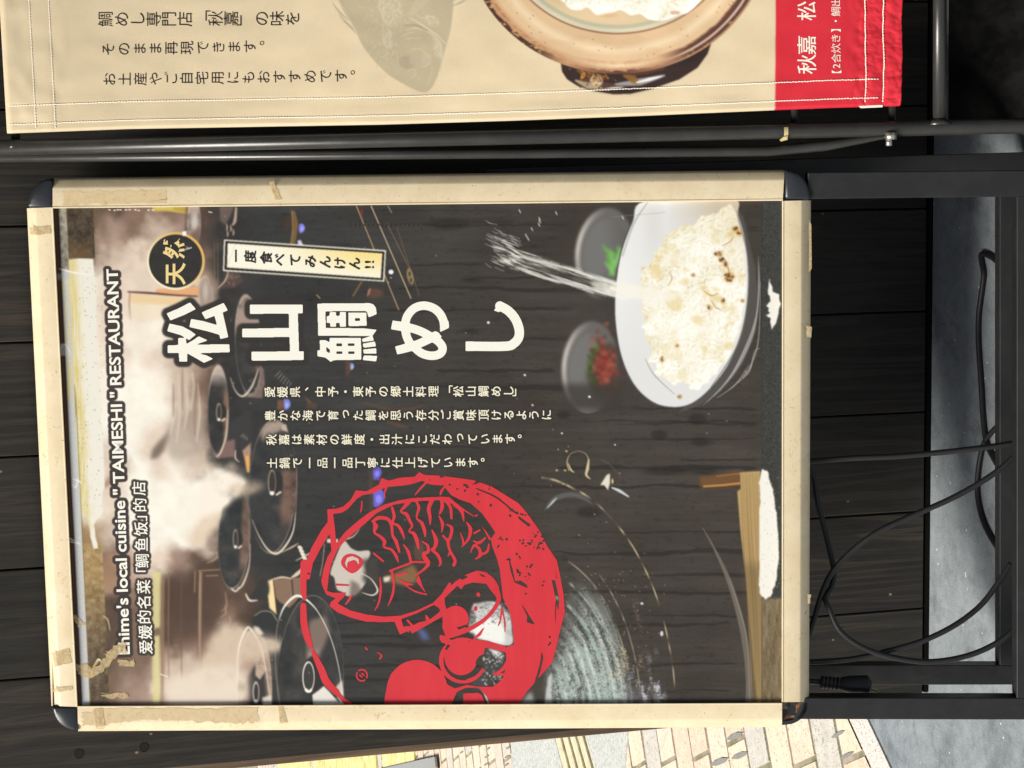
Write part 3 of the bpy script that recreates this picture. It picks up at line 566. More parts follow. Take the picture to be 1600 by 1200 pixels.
# side dishes
def dish(cx, cy, ru, rv, rot):
    cv.ell(cx, cy, ru, rv, (104, 101, 98), rot, 1.2); w, m, q, a, b = cv.mell(cx, cy, ru, rv, rot, 1.2)
    cv.put(w, m*np.clip((q-.80)/.1, 0, 1)*np.clip((-a/ru-.05)*1.6, 0, 1)*np.clip(1.15-np.abs(b/rv+.15), 0, 1), (214, 208, 202), .9)
    cv.put(w, np.clip((.80-q)/.1, 0, 1), (116, 115, 113), 1.); cv.put(w, np.clip((.80-q)/.1, 0, 1)*np.clip(a/ru+.2, 0, 1)*np.clip(-b/rv, 0, 1), (66, 62, 59), .8)
    cv.put(w, m*np.clip(a/ru*1.3, 0, 1)*np.clip(b/rv+.6, 0, 1), (66, 62, 58), .75)
dish(945, 396, 46, 72, 6); cv.poly([(930, 440), (985, 440), (985, 490), (940, 500)], (64, 60, 56), 12, .8)
for u, v, a, b in [(945, 388, 962, 400), (942, 384, 955, 405), (966, 385, 962, 410), (970, 388, 960, 420), (948, 400, 960, 430), (955, 395, 958, 432), (964, 400, 952, 430), (946, 410, 956, 428)]:
    cv.bez([(u, v), ((u+a)/2+2, (v+b)/2), (a, b)], [3, 5.5, 2.5], [(108, 172, 84), (128, 192, 104), (84, 146, 66)][int(u) % 3], .9)
dish(922, 574, 44, 72, 4); cv.poly([(925, 548), (952, 536), (966, 545), (962, 612), (930, 622), (916, 590)], (74, 60, 48), 5, .9)
for _ in range(190):
    u, v = rng.normal(944, 9), rng.normal(570, 19); cv.ell(u, v, rng.uniform(2, 4), rng.uniform(2, 3.6), [(156, 74, 60), (132, 58, 48), (180, 98, 82), (104, 46, 40)][int(rng.integers(4))], rng.uniform(0, 180), 2.2, .8)
for _ in range(60): t = rng.uniform(2.2, 4.4); u, v = 942+20*math.cos(t)+rng.normal(0, 2.5), 572+34*math.sin(t)+rng.normal(0, 4); cv.ell(u, v, rng.uniform(1.6, 3.4), 1.6, [(74, 96, 46), (112, 134, 76), (48, 60, 34)][int(rng.integers(3))], rng.uniform(0, 180), 1)
cv.poly([(880, 600), (970, 600), (975, 635), (890, 640)], (62, 58, 53), 6, .8)
w = cv.win(868, 312, 1000, 642); cv.a[w] = boxblur(boxblur(boxblur(cv.a[w], 4), 4), 3)
# rice bowl
BO = [(1008, 312), (987, 346), (969, 396), (961, 448), (960, 500), (969, 556), (988, 600), (1016, 628), (1046, 637.5), (1078, 633), (1110, 608), (1142, 564), (1163, 505), (1170, 445), (1166, 380), (1154, 335), (1142, 308)]
cv.poly([(1140, 308), (1162, 340), (1180, 420), (1186, 470), (1180, 520), (1160, 570), (1130, 608), (1096, 632), (1060, 645), (1100, 600)], (84, 80, 77), 2)
for i in range(9):
    f = i/8.; cv.bez([(1098+f*26, 634-f*22), (1146+f*8, 585-f*20), (1178+f*4, 520-f*30), (1188-f*3, 440-f*40)], [.6, 1.5, 1, .4], [(160, 158, 154), (120, 116, 112), (186, 184, 180)][i % 3], .7, .8)
for a in [((1188, 440), (1186, 520), (1178, 560), (1160, 590)), ((1160, 590), (1172, 575), (1180, 548), (1188, 545)), ((1140, 608), (1168, 584), (1176, 566)), ((1120, 622), (1150, 600), (1170, 570))]: cv.bez(a, [.6, 1.5, .6], (186, 184, 178), .7, .8)
cv.poly(BO, (70, 72, 76), .8, sm=6); inn = [(1065+(u-1065)*.985+(.5), 472+(v-472)*.988) for u, v in BO]; cv.poly(inn, (226, 227, 226), 1, sm=6)
w, m = cv.mpoly(spline(inn, 6, True), 1); U = cv.U[w[1]][None]; V = cv.Vv[w[0]][:, None]
cv.put(w, m*np.clip((U-1040)/80, 0, 1)*np.clip((400-V)/90, 0, 1), (188, 170, 140), .8); cv.put(w, m*np.clip((1030-U-(V-470)*.1)/60, 0, 1)*np.clip(1-np.abs(V-430)/150, 0, 1), (240, 240, 238), .9)
cv.put(w, m*np.clip((U-1000)/40, 0, 1)*np.clip((1040-U)/25, 0, 1)*np.clip((420-V)/60, 0, 1), (196, 192, 186), .5)
cv.bez([(1012, 316), (990, 350), (973, 400)], [2, 3, 2], (170, 168, 166), 1.5, .7); cv.bez([(1150, 330), (1168, 400), (1168, 470), (1152, 540), (1110, 606)], [1, 1.6, 2, 2, 1], (120, 112, 100), .8, .9)
RI = [(1142, 318), (1120, 330), (1098, 340), (1076, 352), (1052, 362), (1036, 374), (1028, 392), (1020, 404), (1016, 416), (1000, 412), (1002, 428), (1000, 446), (1003, 470), (1000, 490), (1006, 510), (1012, 535), (1020, 560), (1022, 580), (1040, 590), (1062, 600), (1086, 608), (1106, 600), (1138, 560), (1158, 505), (1166, 445), (1162, 385), (1152, 340)]
def rice(cv, pts, n, L, seed_low=.5, soft=0):
    """heaped grains: a relief of small ellipsoids, toned as a printed photograph of rice"""
    w, m = cv.mpoly(spline(pts, 4, True), .6); hh, ww = m.shape; Hf = fbm(hh, ww, 60, 60, 3)*9; base = Hf.copy(); K = cv.K
    u0, v0 = cv.U[w[1]][0], cv.Vv[w[0]][0]
    for i in range(n):
        j, k = int(rng.integers(hh)), int(rng.integers(ww))
        if m[j, k] < .5: continue
        ru, rv = rng.uniform(L*.75, L*1.25)*K, rng.uniform(.30, .40)*L*K; t = rng.uniform(0, math.pi); r = int(ru)+2
        j0, j1, k0, k1 = max(0, j-r), min(hh, j+r), max(0, k-r), min(ww, k+r); yy, xx = np.mgrid[j0:j1, k0:k1]; x, y = xx-k, yy-j
        q = 1-((x*math.cos(t)+y*math.sin(t))/ru)**2-((y*math.cos(t)-x*math.sin(t))/rv)**2
        z = base[j, k]+rng.uniform(-2.5, 3)+np.sqrt(np.clip(q, 0, 1))*rv*.9; Hf[j0:j1, k0:k1] = np.where((q > 0) & (z > Hf[j0:j1, k0:k1]), z, Hf[j0:j1, k0:k1])
    Hs = blur(Hf, 1.2); gy, gx = np.gradient(Hs); big = blur(Hf, 26); gY, gX = np.gradient(big); ao = np.clip((blur(Hf, 9)-Hf)/5, -1, 1)
    sh = .74-gx*.11-gy*.13-(gX*1.5+gY*1.8)*.8-ao*.20; sh = np.clip(sh, 0, 1)[..., None]
    c0, c1, c2 = np.array([186, 162, 112]), np.array([241, 236, 214]), np.array([255, 255, 249])
    col = np.where(sh < .6, c0+(c1-c0)*np.clip(sh/.6, 0, 1), c1+(c2-c1)*np.clip((sh-.6)/.32, 0, 1)); cv.put(w, m, col); return w, m
RJ = []
for A, B in zip(RI, RI[1:]+RI[:1]):
    nn_ = max(2, int(math.hypot(B[0]-A[0], B[1]-A[1])/7)); in_ = A[0] < 1135
    for k in range(nn_): RJ.append((A[0]+(B[0]-A[0])*k/nn_+rng.normal(0, 2.6 if in_ else .6), A[1]+(B[1]-A[1])*k/nn_+rng.normal(0, 2.6 if in_ else .6)))
w, m = rice(cv, RJ, 2800, 6.6)
n2 = fbm(m.shape[0], m.shape[1], 30, 30, 4); cv.put(w, m*np.clip((n2-.56)*6, 0, 1), (226, 204, 146), .4)
cv.put(w, m*np.clip((cv.U[w[1]][None]-1110)/50, 0, 1)*np.clip((440-cv.Vv[w[0]][:, None])/90, 0, 1), (206, 184, 132), .4)
cv.put(w, m*np.clip(1.1-np.hypot((cv.U[w[1]][None]-1070)/60, (cv.Vv[w[0]][:, None]-520)/75), 0, 1), (255, 255, 246), .3)
for u, v, r in [(1025, 425, 13), (1070, 440, 8), (1122, 465, 8), (1140, 432, 12), (1100, 450, 7), (1108, 460, 6), (1145, 365, 9), (1052, 470, 18), (1030, 405, 7), (1100, 545, 6), (1118, 452, 5), (1132, 480, 6), (1090, 500, 10), (1140, 540, 8)]: cv.ell(u, v, r, r*.7, (222, 190, 112), rng.uniform(0, 180), 5, .4)
for u, v, a, b, t in [(1122, 396, 5.5, 2.2, -10), (1128, 405, 6, 2, 50), (1134, 413, 4, 2, 70), (1140, 432, 6, 4, 0), (1137, 436, 3, 2, 0), (1150, 358, 5, 2.4, 20), (1155, 364, 4, 2, 40), (1034, 562, 1.6, 3, 0), (1083, 430, 1.8, 1.2, 0), (1130, 470, 2, 3, 0), (1160, 470, 1.6, 1.2, 0), (1108, 480, 1.6, 3, -30), (1062, 620, 2, 1.4, 0), (1058, 540, 1.2, 1.2, 0)]:
    cv.ell(u, v, a+2.2, b+2.2, (205, 156, 88), t, 3, .6)
    for _ in range(6):
        x, y = u+rng.normal(0, a*.5)*math.cos(R(t)), v+rng.normal(0, b*.6)+rng.normal(0, a*.35)*math.sin(R(t)); cv.poly([(x+rng.uniform(.4, 1)*a*.6*math.cos(k), y+rng.uniform(.4, 1)*b*.7*math.sin(k)) for k in np.linspace(0, 5.5, 8)], [(78, 50, 34), (112, 74, 44), (58, 40, 30)][int(rng.integers(3))], .7, .85)
for a in [((1112, 470), (1118, 480), (1126, 484)), ((1132, 405), (1138, 420), (1142, 436)), ((1128, 384), (1140, 378), (1146, 370)), ((1100, 455), (1112, 462), (1122, 458)), ((1045, 425), (1050, 435), (1044, 446))]: cv.bez(a, [.8, 1.6, .8], (176, 126, 60), .8, .8)
cv.bez([(1008, 560), (1018, 580), (1032, 596), (1054, 616)], [.6, 1.2, .6], (120, 112, 100), .7, .8)
# poured stock
puff([(940, 438), (965, 440), (1000, 446), (1030, 452), (1060, 462), (1040, 472), (1010, 470), (985, 462), (960, 455)], (246, 244, 232), 3)
STR = [(762, 384), (790, 395), (820, 410), (860, 422), (900, 435), (940, 447), (965, 455)]
cv.stroke(spline([(796, 402), (850, 418), (900, 434), (945, 447)], 6), [28, 31, 28, 12], (98, 94, 86), 4, .7)
c = np.array(spline(STR, 8)); 
for i in range(190):
    s0 = int(rng.integers(0, len(c)-9)); L = int(rng.integers(4, 12)); o = rng.normal(0, .42); o2 = o+rng.normal(0, .12); seg = c[s0:s0+L]; hw = np.interp(seg[:, 0], [762, 790, 830, 960], [20, 17, 14, 13])
    col = [(250, 250, 246), (214, 214, 208), (160, 158, 150), (52, 49, 45), (110, 104, 88), (64, 60, 55)][int(rng.integers(6))]
    cv.stroke(np.stack([seg[:, 0], seg[:, 1]+np.linspace(o, o2, len(seg))*hw], 1), [.4, rng.uniform(1, 3.2), .4], col, .7, .85)
cv.stroke(spline([(815, 412), (860, 424), (905, 437), (950, 450)], 6), [3, 9, 9, 5], (66, 62, 55), 3, .7); cv.stroke(spline([(800, 398), (850, 410), (900, 423), (955, 441)], 6), [2, 4, 3, 2], (226, 226, 220), 1.2, .8); cv.stroke(spline([(806, 418), (850, 434), (900, 446), (960, 462)], 6), [2, 4, 4, 2], (214, 214, 206), 1.4, .75)
for i in range(120):
    f = rng.random(); u = 775+f*185; o = rng.choice([-1, 1])*abs(rng.normal(.8, .22)); vv0 = np.interp(u, [762, 790, 820, 860, 900, 940, 965], [384, 395, 410, 422, 435, 447, 455])+o*np.interp(u, [775, 960], [17, 11]); L = rng.uniform(8, 30); cv.stroke([(u, vv0), (u+L, vv0+L*.33)], [.4, rng.uniform(1.4, 3.6), .4], (246, 246, 240), 1, .75)
puff([(925, 440), (955, 444), (985, 452), (1000, 462), (978, 468), (950, 460), (930, 452)], (244, 243, 234), 3, .9)
for i in range(60):
    u, v = rng.uniform(758, 800), 0; f = (800-u)/42.; v = rng.choice([372+f*-4, 402+f*2])+rng.normal(0, 7*f+3); cv.stroke([(u, v), (u+rng.uniform(6, 18), v+rng.uniform(3, 8))], [.5, rng.uniform(1.2, 3.4), .5], (240, 240, 238), .8, .85)
for u, v in [(843, 342), (843, 346), (842, 351), (831, 358), (822, 368), (825, 373), (812, 330), (869, 333), (973, 340)]: cv.bez([(u-1, v-3), (u, v), (u+2, v+3)], [.6, 1.6, .6], (226, 226, 222), .6)
cv.stroke([(955, 339), (1040, 332)], .8, (150, 150, 148), .7, .6)
for u, v, r in [(611, 425, 3.6), (364, 0, 0), (763, 504, 2), (611, 434, .9), (607, 441, .7), (820, 586, 1.6), (921, 620, 1.8), (832, 633, 1.4), (878, 677, 1.4), (961, 695, 1.2)]:
    if r: cv.ell(u, v, r*1.1, r, (240, 240, 236), 0, .7)
sm_ = boxblur(cv.a, 1); sm2 = boxblur(boxblur(cv.a, 2), 2); kx = np.clip((480-UG)/80, 0, 1)[..., None]*.75*np.clip((UG-170)/20, 0, 1)[..., None]; cv.a = (sm_*(1-kx)+sm2*kx).astype(np.float32); del sm_, sm2
# printed label, round badge
LO = [(350, 374.3), (603, 391), (600.5, 440), (348.5, 423.5)]; cv.poly(LO, (250, 246, 228), .4)
def shrink(p, d): c = np.mean(p, 0); return [tuple(np.array(q)+np.sign(c-np.array(q))*d) for q in p]
cv.poly(shrink(LO, 2.0), (40, 37, 34), .4); LI = [(355.8, 380), (597, 396.2), (595, 434.5), (354.6, 418)]; cv.poly(LI, (250, 247, 230), .4)
w, m = cv.mpoly(LI); U = cv.U[w[1]][None]; V = cv.Vv[w[0]][:, None]; cv.put(w, m*np.clip((U-430)/130, 0, 1)*np.clip((425-V+(U-430)*.06)/34, 0, 1), (246, 220, 128), .8)
cv.bez([(355, 418), (361, 400), (368, 382)], [1, 1.4, 1], (226, 206, 186), 1, .5)
w, m, q, a, b = cv.mell(274.8, 407.8, 45.3, 45.3, 0, .8); g = np.clip((a-b)/90+.5, 0, 1)[..., None]
cv.put(w, m, np.array([248, 238, 208])*(1-g)+np.array([222, 180, 104])*g); cv.ell(274.3, 408, 41.6, 41.6, (48, 47, 45), 0, .8); w, m, *_ = cv.mell(274.3, 408, 41.6, 41.6); cv.put(w, m*fbm(m.shape[0], m.shape[1], 14, 14, 4), (70, 68, 64), .6)
cv.poly([(284, 362), (292, 361), (291, 368), (286, 369)], (248, 246, 240), .7); cv.bez([(290, 385), (296, 388), (299, 386)], [.5, 1.2, .4], (226, 226, 222), .6)
# dark edge strip at the foot of the poster, torn paper, yellowed edge at its head
w = cv.win(1186, 308, 1230, 1108); U = cv.U[w[1]][None]; V = cv.Vv[w[0]][:, None]; e = np.clip((U-1190-(fbm(len(V), 1, 6, 6, 3)-.5)*2)/1.2, 0, 1)
sp = rng.random((len(V), U.shape[1])).astype(np.float32); sp = boxblur(sp, 1); low = np.clip((V-932)/6, 0, 1); tex = fbm(len(V), U.shape[1], 40, 8, 4)
cv.put(w, e*(1-low), np.array([62, 63, 60])+((sp-.5)*70)[..., None]); cv.put(w, e*low, np.array([122, 108, 82])+((sp-.5)*46+(tex-.5)*60)[..., None]); cv.put(w, np.clip((.7-np.abs(U-1190.4))/1, 0, 1)*np.ones_like(V), (40, 38, 35), .8)
def jag(pts, amp=.8, n=5):
    o = []
    for A, B in zip(pts, pts[1:]+pts[:1]):
        for k in range(n): t = k/n; o.append((A[0]+(B[0]-A[0])*t+rng.normal(0, amp), A[1]+(B[1]-A[1])*t+rng.normal(0, amp)))
    return o
cv.poly(jag([(1202, 434), (1208, 455), (1217, 460), (1219, 475), (1215, 500), (1206, 516), (1203, 497), (1197, 492), (1203, 490), (1198, 478), (1203, 470), (1200, 455)], .7, 3), (240, 238, 230), .5)
cv.poly(jag([(1190, 733), (1199, 736), (1203, 752), (1208, 764), (1211, 790), (1215, 810), (1217, 860), (1214, 900), (1210, 918), (1204, 932), (1196, 936), (1189, 930), (1186, 914), (1188, 800), (1188, 770), (1186, 755)], .8, 4), (242, 240, 230), .5)
for _ in range(60): u, v = rng.uniform(1188, 1218), rng.uniform(740, 930); cv.ell(u, v, .8, .8, (196, 186, 164), 0, .7, .7)
s_ = UG-edge_u(VG); vn = np.broadcast_to(VG, s_.shape); full = (slice(0, Hh), slice(0, Ww)); sub = (slice(0, Hh), slice(0, int(110*2))); ss, vv = s_[sub], vn[sub]
tex = fbm(Hh, 220, 70, 3, 4); tx2 = fbm(Hh, 220, 14, 14, 4); gr = boxblur(rng.random((Hh, 220)).astype(np.float32), 1)
reg = np.clip((66-ss+ (tx2-.5)*2)/1, 0, 1)*np.clip((vv-300)/1, 0, 1)
cv.put(sub, np.clip((ss-20)/1, 0, 1)*np.clip((62+(vv-325)*-.008-ss)/1, 0, 1)*np.clip((404-vv)/2, 0, 1), np.array([76, 66, 52])+((gr-.5)*60+(tx2-.5)*50)[..., None])
cv.put(sub, np.clip((ss-20)/1, 0, 1)*np.clip((60-ss)/8, 0, 1)*np.clip((404-vv)/2, 0, 1)*np.clip((vv-370)/25, 0, 1), (128, 100, 66), .6)
lowr = np.clip((vv-846+(tx2-.5)*8)/3, 0, 1)*np.clip((ss-13)/1, 0, 1)*np.clip((51-ss)/1, 0, 1); kk = np.clip((vv-900)/130, 0, 1)[..., None]
cv.put(sub, lowr, np.array([168, 142, 98])*(1-kk)+np.array([100, 86, 68])*kk+((gr-.5)*54+(tx2-.5)*70)[..., None])
PA = [(107, 406), (120, 404), (146, 404), (148, 430), (151, 500), (153, 560), (158, 640), (161, 690), (163, 740), (163, 760), (160, 770), (160, 784), (161, 798), (158, 806), (150, 812), (147, 822), (149, 838), (152, 850), (153, 857), (146, 858), (143, 845), (140, 826), (138, 812), (130, 804), (125, 797), (122, 793), (116, 720), (112, 640), (104, 560), (104, 440)]
w, m = cv.mpoly(jag(PA, .5, 3), .6); U = cv.U[w[1]][None]; V = cv.Vv[w[0]][:, None]; sc = U-edge_u(V)
cv.put(w, m, (238, 235, 224)); ty = fbm(m.shape[0], m.shape[1], 60, 5, 4); cv.put(w, m*np.clip((36-sc)/8, 0, 1)*np.clip(ty*1.5-.1, 0, 1), (216, 198, 118), .85); cv.put(w, m*np.clip((44-sc)/16, 0, 1)*np.clip((fbm(m.shape[0], m.shape[1], 20, 14, 4)-.45)*4, 0, 1), (226, 208, 150), .6)
for _ in range(120): u, v = rng.uniform(120, 160), rng.uniform(410, 800); cv.ell(u, v, rng.uniform(.4, .9), rng.uniform(.4, 1.2), (128, 106, 70), 0, .6, .6)
cv.bez([(116, 600), (118, 640), (117, 690)], [1, 1.4, .6], (150, 128, 60), .7)
wh = np.clip((ss-7)/1, 0, 1)*np.clip((20+np.interp(vv, [320, 440, 500, 640, 760, 1100], [0, 0, 0, -1, 0, 0])-ss)/1, 0, 1); tape = np.array([206, 207, 206])+((gr-.5)*44)[..., None]
cv.put(sub, wh*np.clip((vv-420)/6, 0, 1), tape); cv.put(sub, wh*np.clip((426-vv)/6, 0, 1), np.array([150, 146, 130])+((gr-.5)*50+(tx2-.5)*110)[..., None])
mesh = (np.sin(vv*2.6+ss*1.2) > .55)*1.; cv.put(sub, wh*np.clip((vv-440)/20, 0, 1)*mesh, (168, 170, 170), .5)
cv.put(sub, wh*np.clip((vv-430)/6, 0, 1)*np.clip((640-vv)/30, 0, 1)*np.clip((tex-.40)*5, 0, 1), (222, 206, 140), .8)
cv.put(sub, np.clip((1.2-np.abs(ss-20.5))/1, 0, 1)*np.clip((vv-600)/30, 0, 1), (132, 118, 66), .75)
cv.put(sub, np.clip((7-ss)/1, 0, 1), (92, 66, 46)); cv.put(sub, np.clip((1.3-np.abs(ss-6.2))/1, 0, 1), (52, 34, 24), .9)  # recess shadow beside the rail, painted as a brown band and dark line
for a in [[(92, 421), (108, 424), (136, 429), (145, 430)], [(92, 419), (120, 428)], [(95, 835), (110, 842), (126, 850)], [(112, 748), (124, 752), (127, 757)], [(95, 545), (102, 538), (110, 552)], [(105, 845), (124, 850)]]: cv.bez(a, [.6, 2.2, .6], (246, 246, 246), .8, .9)
cv.poly([(86, 428), (108, 426), (106, 436), (88, 438)], (190, 194, 196), 1.5, .55); cv.poly([(91, 538), (100, 536), (113, 556), (92, 556)], (210, 212, 212), 1.2, .7); cv.bez([(112, 755), (118, 762), (122, 748)], [1, 3, 1], (236, 236, 234), 1)
for a in [[(160, 962), (168, 968), (172, 985)], [(184, 1032), (204, 1034), (208, 1040), (186, 1040)], [(158, 1083), (180, 1086), (196, 1083), (200, 1090)]]: cv.bez(a, [1, 3, 1], (196, 180, 136), .8, .8)
for a in [[(116, 1046), (128, 1040), (138, 1050)], [(140, 1054), (150, 1036), (158, 1030)], [(160, 1046), (172, 1030), (182, 1012)], [(164, 1022), (176, 1026), (190, 1018)], [(180, 1008), (192, 1012), (197, 1004)], [(122, 1052), (140, 1058), (152, 1052)]]: cv.bez(a, [1, 4, 1], (214, 190, 118), 1.2, .85)
for a in [[(150, 1034), (154, 1030), (160, 1036)], [(122, 1040), (130, 1046), (134, 1042)], [(166, 1018), (174, 1022), (170, 1030)], [(184, 1010), (190, 1004), (194, 1010)], [(136, 1046), (144, 1050), (140, 1056)]]: cv.bez(a, [.8, 2.2, .8], (246, 240, 220), .8)
for u in (172, 178, 184, 190, 196, 203, 212, 218, 232, 240): cv.ell(u+rng.normal(0, 1), 328+rng.normal(0, .5), 2, .9, (240, 238, 230), 0, .6)
for a in [(250, 1053, 263, 1058), (279, 393, 299, 387), (326, 331, 331, 332)]: cv.stroke([(a[0], a[1]), (a[2], a[3])], 1.4, (240, 236, 226), .7)

# ------------------------------------------------------------------ emblem, heading and lettering
def Z(ox, oy, k, pts): return [(ox+x/k, oy+y/k) for x, y in pts]
class Mask:
    def __init__(s): s.m = field(cv)
    def add(s, pts, sm=0): w, c = cv.mpoly(pts, 0, sm); s.m[w] = np.maximum(s.m[w], c)
    def sub(s, pts, sm=0): w, c = cv.mpoly(pts, 0, sm); s.m[w] = np.minimum(s.m[w], 1-c)
    def line(s, pts, wd, sm=5, cut=False):
        w, c = cv.mstroke(spline(pts, sm) if sm else pts, wd)
        s.m[w] = np.minimum(s.m[w], 1-c) if cut else np.maximum(s.m[w], c)
    def disc(s, cx, cy, ru, rv, rot=0, cut=False):
        w, c, *_ = cv.mell(cx, cy, ru, rv, rot); s.m[w] = np.minimum(s.m[w], 1-c) if cut else np.maximum(s.m[w], c)
E_ = Mask()
E_.add([(473,905),(478.5,877),(486,857.5),(502,829),(512,816),(511.6,795.5),(525,795),(537,791),(549,780),(556,766),(573,767.5),(592.5,757),(596,746.5),(607.5,751),(627,746),(648,745),(655.5,737.5),(663,742),(687,743.5),(690,758.5),(672,757),(660,751),(645,756),(630,758.5),(603,761),(585,770.5),(567,773.5),(558,779),(543,796),(534,801),(520.5,803),(523.5,826),(525,845.5),(524,855),(518,862),(515,834),(510,842),(501,857),(489,880),(484,905)])
E_.add([(502,907),(505.5,889),(512,869.5),(525,850),(538.5,832),(561,812.5),(577.5,800.5),(600,788.5),(622.5,782),(645,778),(690,776),(702,776.5),(712.5,785.5),(726,796),(739.5,805),(750,818.5),(759,829),(767,841),(765,845),(756,827.5),(741,808),(729,800.5),(717,793),(709.5,789),(693,781),(675,782),(660,782.5),(637.5,785),(615,788.5),(588,802),(570,818.5),(540,844),(528,857.5),(518,880),(514,898),(513,909),(511,923),(520,926),(541,926),(536.5,934),(527,942.5),(548,954),(572.5,960),(599,963.5),(625,962),(651,954),(677.5,941.5),(688,930),(712.5,908),(716,914),(695,934),(680,946),(651,958),(625,966),(616,971.5),(599,972),(572.5,971.5),(548,965),(527,956.5),(515,947),(516.5,941),(525,934.6),(520,933),(509.5,928.5),(503,913)])
E_.add([(616,970),(620,980),(625,991.5),(640,984.5),(644,990),(669,976),(697,960),(691,938),(677,944),(651,957),(625,965)])
E_.sub([(627,967),(651,958.5),(678,945),(686,950),(688,955),(672,968),(668,962),(664,960),(666,970),(655,972),(646,977),(638,968),(634,969),(643,978),(630,979)])
E_.add([(660,742),(687,743),(712.5,746.5),(739.5,750),(768,760),(792,775),(810,786),(825,803.5),(843,829),(855,853),(870,875.5),(874.5,895),(880.6,928.5),(882.7,956.5),(875,986),(870,1009),(863,1035),(849,1051),(837,1065),(823,1081),(811,1100),(600,1100),(602,1086),(606,1065),(611,1053),(625,1039),(651,1031),(677.5,1039),(691.5,1053),(697.6,1068.6),(711,1075.5),(730,1070),(747.5,1073),(770,1073),(781,1065),(788,1056),(791,1030),(790,1012),(803,1007),(801,977.5),(796.5,956.5),(786,934),(781,890),(777,874),(769.5,854.5),(767,842.5),(774,832),(765,818.5),(753,802),(735,786),(717,780),(705,773.5),(697.5,764.5),(693,758),(672,757),(663,752)])
E_.line([(773,1053), (785,1046), (791,1036)], [3, 5, 4]); E_.line([(772,1053), (790,1054)], 4, 0)
E_.sub([(706,1099),(714,1081),(726.5,1075),(744,1074),(751,1077),(760,1088),(765,1099)]); E_.add([(724,1099),(724,1083.5),(747.5,1082.5),(753,1086),(758,1099)])
E_.disc(652, 1078.5, 47.5, 47.5); E_.disc(723, 1032, 37, 36); E_.disc(725, 1031.5, 32, 31.5, 0, True); E_.disc(720.5, 1027, 26, 28); E_.line([(758,1022), (757,1040), (745,1056), (730,1062)], [1, 3.5, 3, 2])
E_.sub([(757,1014), (770,1016), (772,1040), (760,1050), (751,1040)])
E_.add([(687,992),(694,993),(701,998),(725,1006.5),(742,999.5),(760,1001),(790,1010),(792,1020),(772,1014),(758,1012),(756,1021),(748,1026),(735,1040),(702,1020),(703,1008),(690,1004),(687,998)])
E_.sub([(699,1007), (704,1008), (698,1016), (695,1014)])
E_.add([(700,920),(712.5,908),(730,897),(745,891.5),(760,894),(772,904),(779,915),(781,928),(780,940),(774,931),(765,920),(760,912),(739,910),(725,914),(721,921),(712,912),(703,927)])
E_.line([(778,926), (779,938), (771,953), (757,968), (737,981), (715,990), (697,996)], [7, 7, 6, 6, 7, 7, 5]); E_.line([(703,912), (693,930), (693,945), (698,959)], [4, 6, 5, 5])
E_.disc(712, 967, 20.5, 20.5); E_.add([(692,968), (691,980), (697,996), (712,992), (730,984), (716,975)]); E_.sub([(711,976),(716,980),(728,976),(731,971),(728,979),(717,984)]); E_.disc(747.5, 929, 3, 3.6, -20)
E_.sub([(720,904), (727,900), (732,900), (729,903), (722,906)]); E_.sub([(747,896), (755,898), (760,902), (754,901)])
E_.add([(784,944),(790,974),(789,997),(787,970),(785,958),(781,975),(769,993),(776,983),(781,967),(782,956)]); E_.add([(758,978),(751,993),(737,1002),(742,995)]); E_.disc(743, 951, 3, 4)
E_.sub([(793.5,866),(796.5,874),(801,889),(805,908),(814,907),(824,914.5),(824.5,919),(811,913),(804,910),(798,892)])
E_.sub([(812,939),(823,955),(836,976),(823,972),(824,963)]); E_.sub([(862,906),(867.5,906.6),(873.6,935.5),(872.7,958),(870,942.5),(866,925)]); E_.sub([(846.4,1016),(849,1028),(844,1051),(835,1075.5),(832,1081),(837,1060),(844,1039)])
E_.line([(744,763), (772,775), (790,788), (799,797)], [1.6, 3, 2.4, 3], 5, True); E_.sub([(808.5,805),(830,820),(826,823),(811,811)]); E_.line([(869,940), (868,960), (868,976)], [2, 1.6, .8], 5, True); E_.line([(853,860), (866,885), (870,905)], [.5, 1, 1.2], 5, True); E_.sub([(846,1030), (843,1052), (838,1064), (841,1046)])
for u, v, a, b, n in [(746, 757, 7, 5, 5), (764, 763, 5, 3, 4), (730, 760, 5, 4, 5), (702, 757, 4, 2, 4), (800, 799, 8, 8, 9), (812, 802, 8, 3, 4), (818, 803, 6, 3, 4), (767, 790, 2, 2, 3), (747, 783, 2, 2, 2), (748, 772, 2, 2, 2), (818, 846, 6, 7, 9), (830, 850, 9, 5, 8), (840, 856, 6, 4, 6), (843, 843, 6, 7, 7), (835, 835, 5, 5, 5), (790, 842, 6, 4, 6), (780, 841, 3, 2, 3), (812, 870, 8, 7, 7), (810, 893, 5, 6, 7), (830, 885, 5, 5, 4), (777, 855, 2, 2, 2), (690, 745, 4, 2, 4), (720, 765, 14, 5, 7), (820, 904, 9, 3, 4), (849, 912, 3, 5, 3), (828, 897, 4, 3, 3), (859, 1001, 2, 5, 3), (795, 875, 4, 3, 3), (824, 927, 4, 1, 2), (745, 1035, 3, 6, 4), (752, 1030, 6, 5, 5), (672, 749, 5, 1.5, 2), (474, 955, 4, 7, 4), (478, 995, 2, 5, 3), (493, 1037, 2, 4, 2), (481, 895, 2, 6, 3)]:
    for _ in range(n):
        x, y = u+rng.normal(0, a*.5), v+rng.normal(0, b*.5); r = rng.uniform(.8, 2.3); E_.sub([(x+r*rng.uniform(.5, 1.4)*math.cos(t), y+r*rng.uniform(.5, 1.4)*math.sin(t)) for t in np.linspace(0, 5.4, 7)])
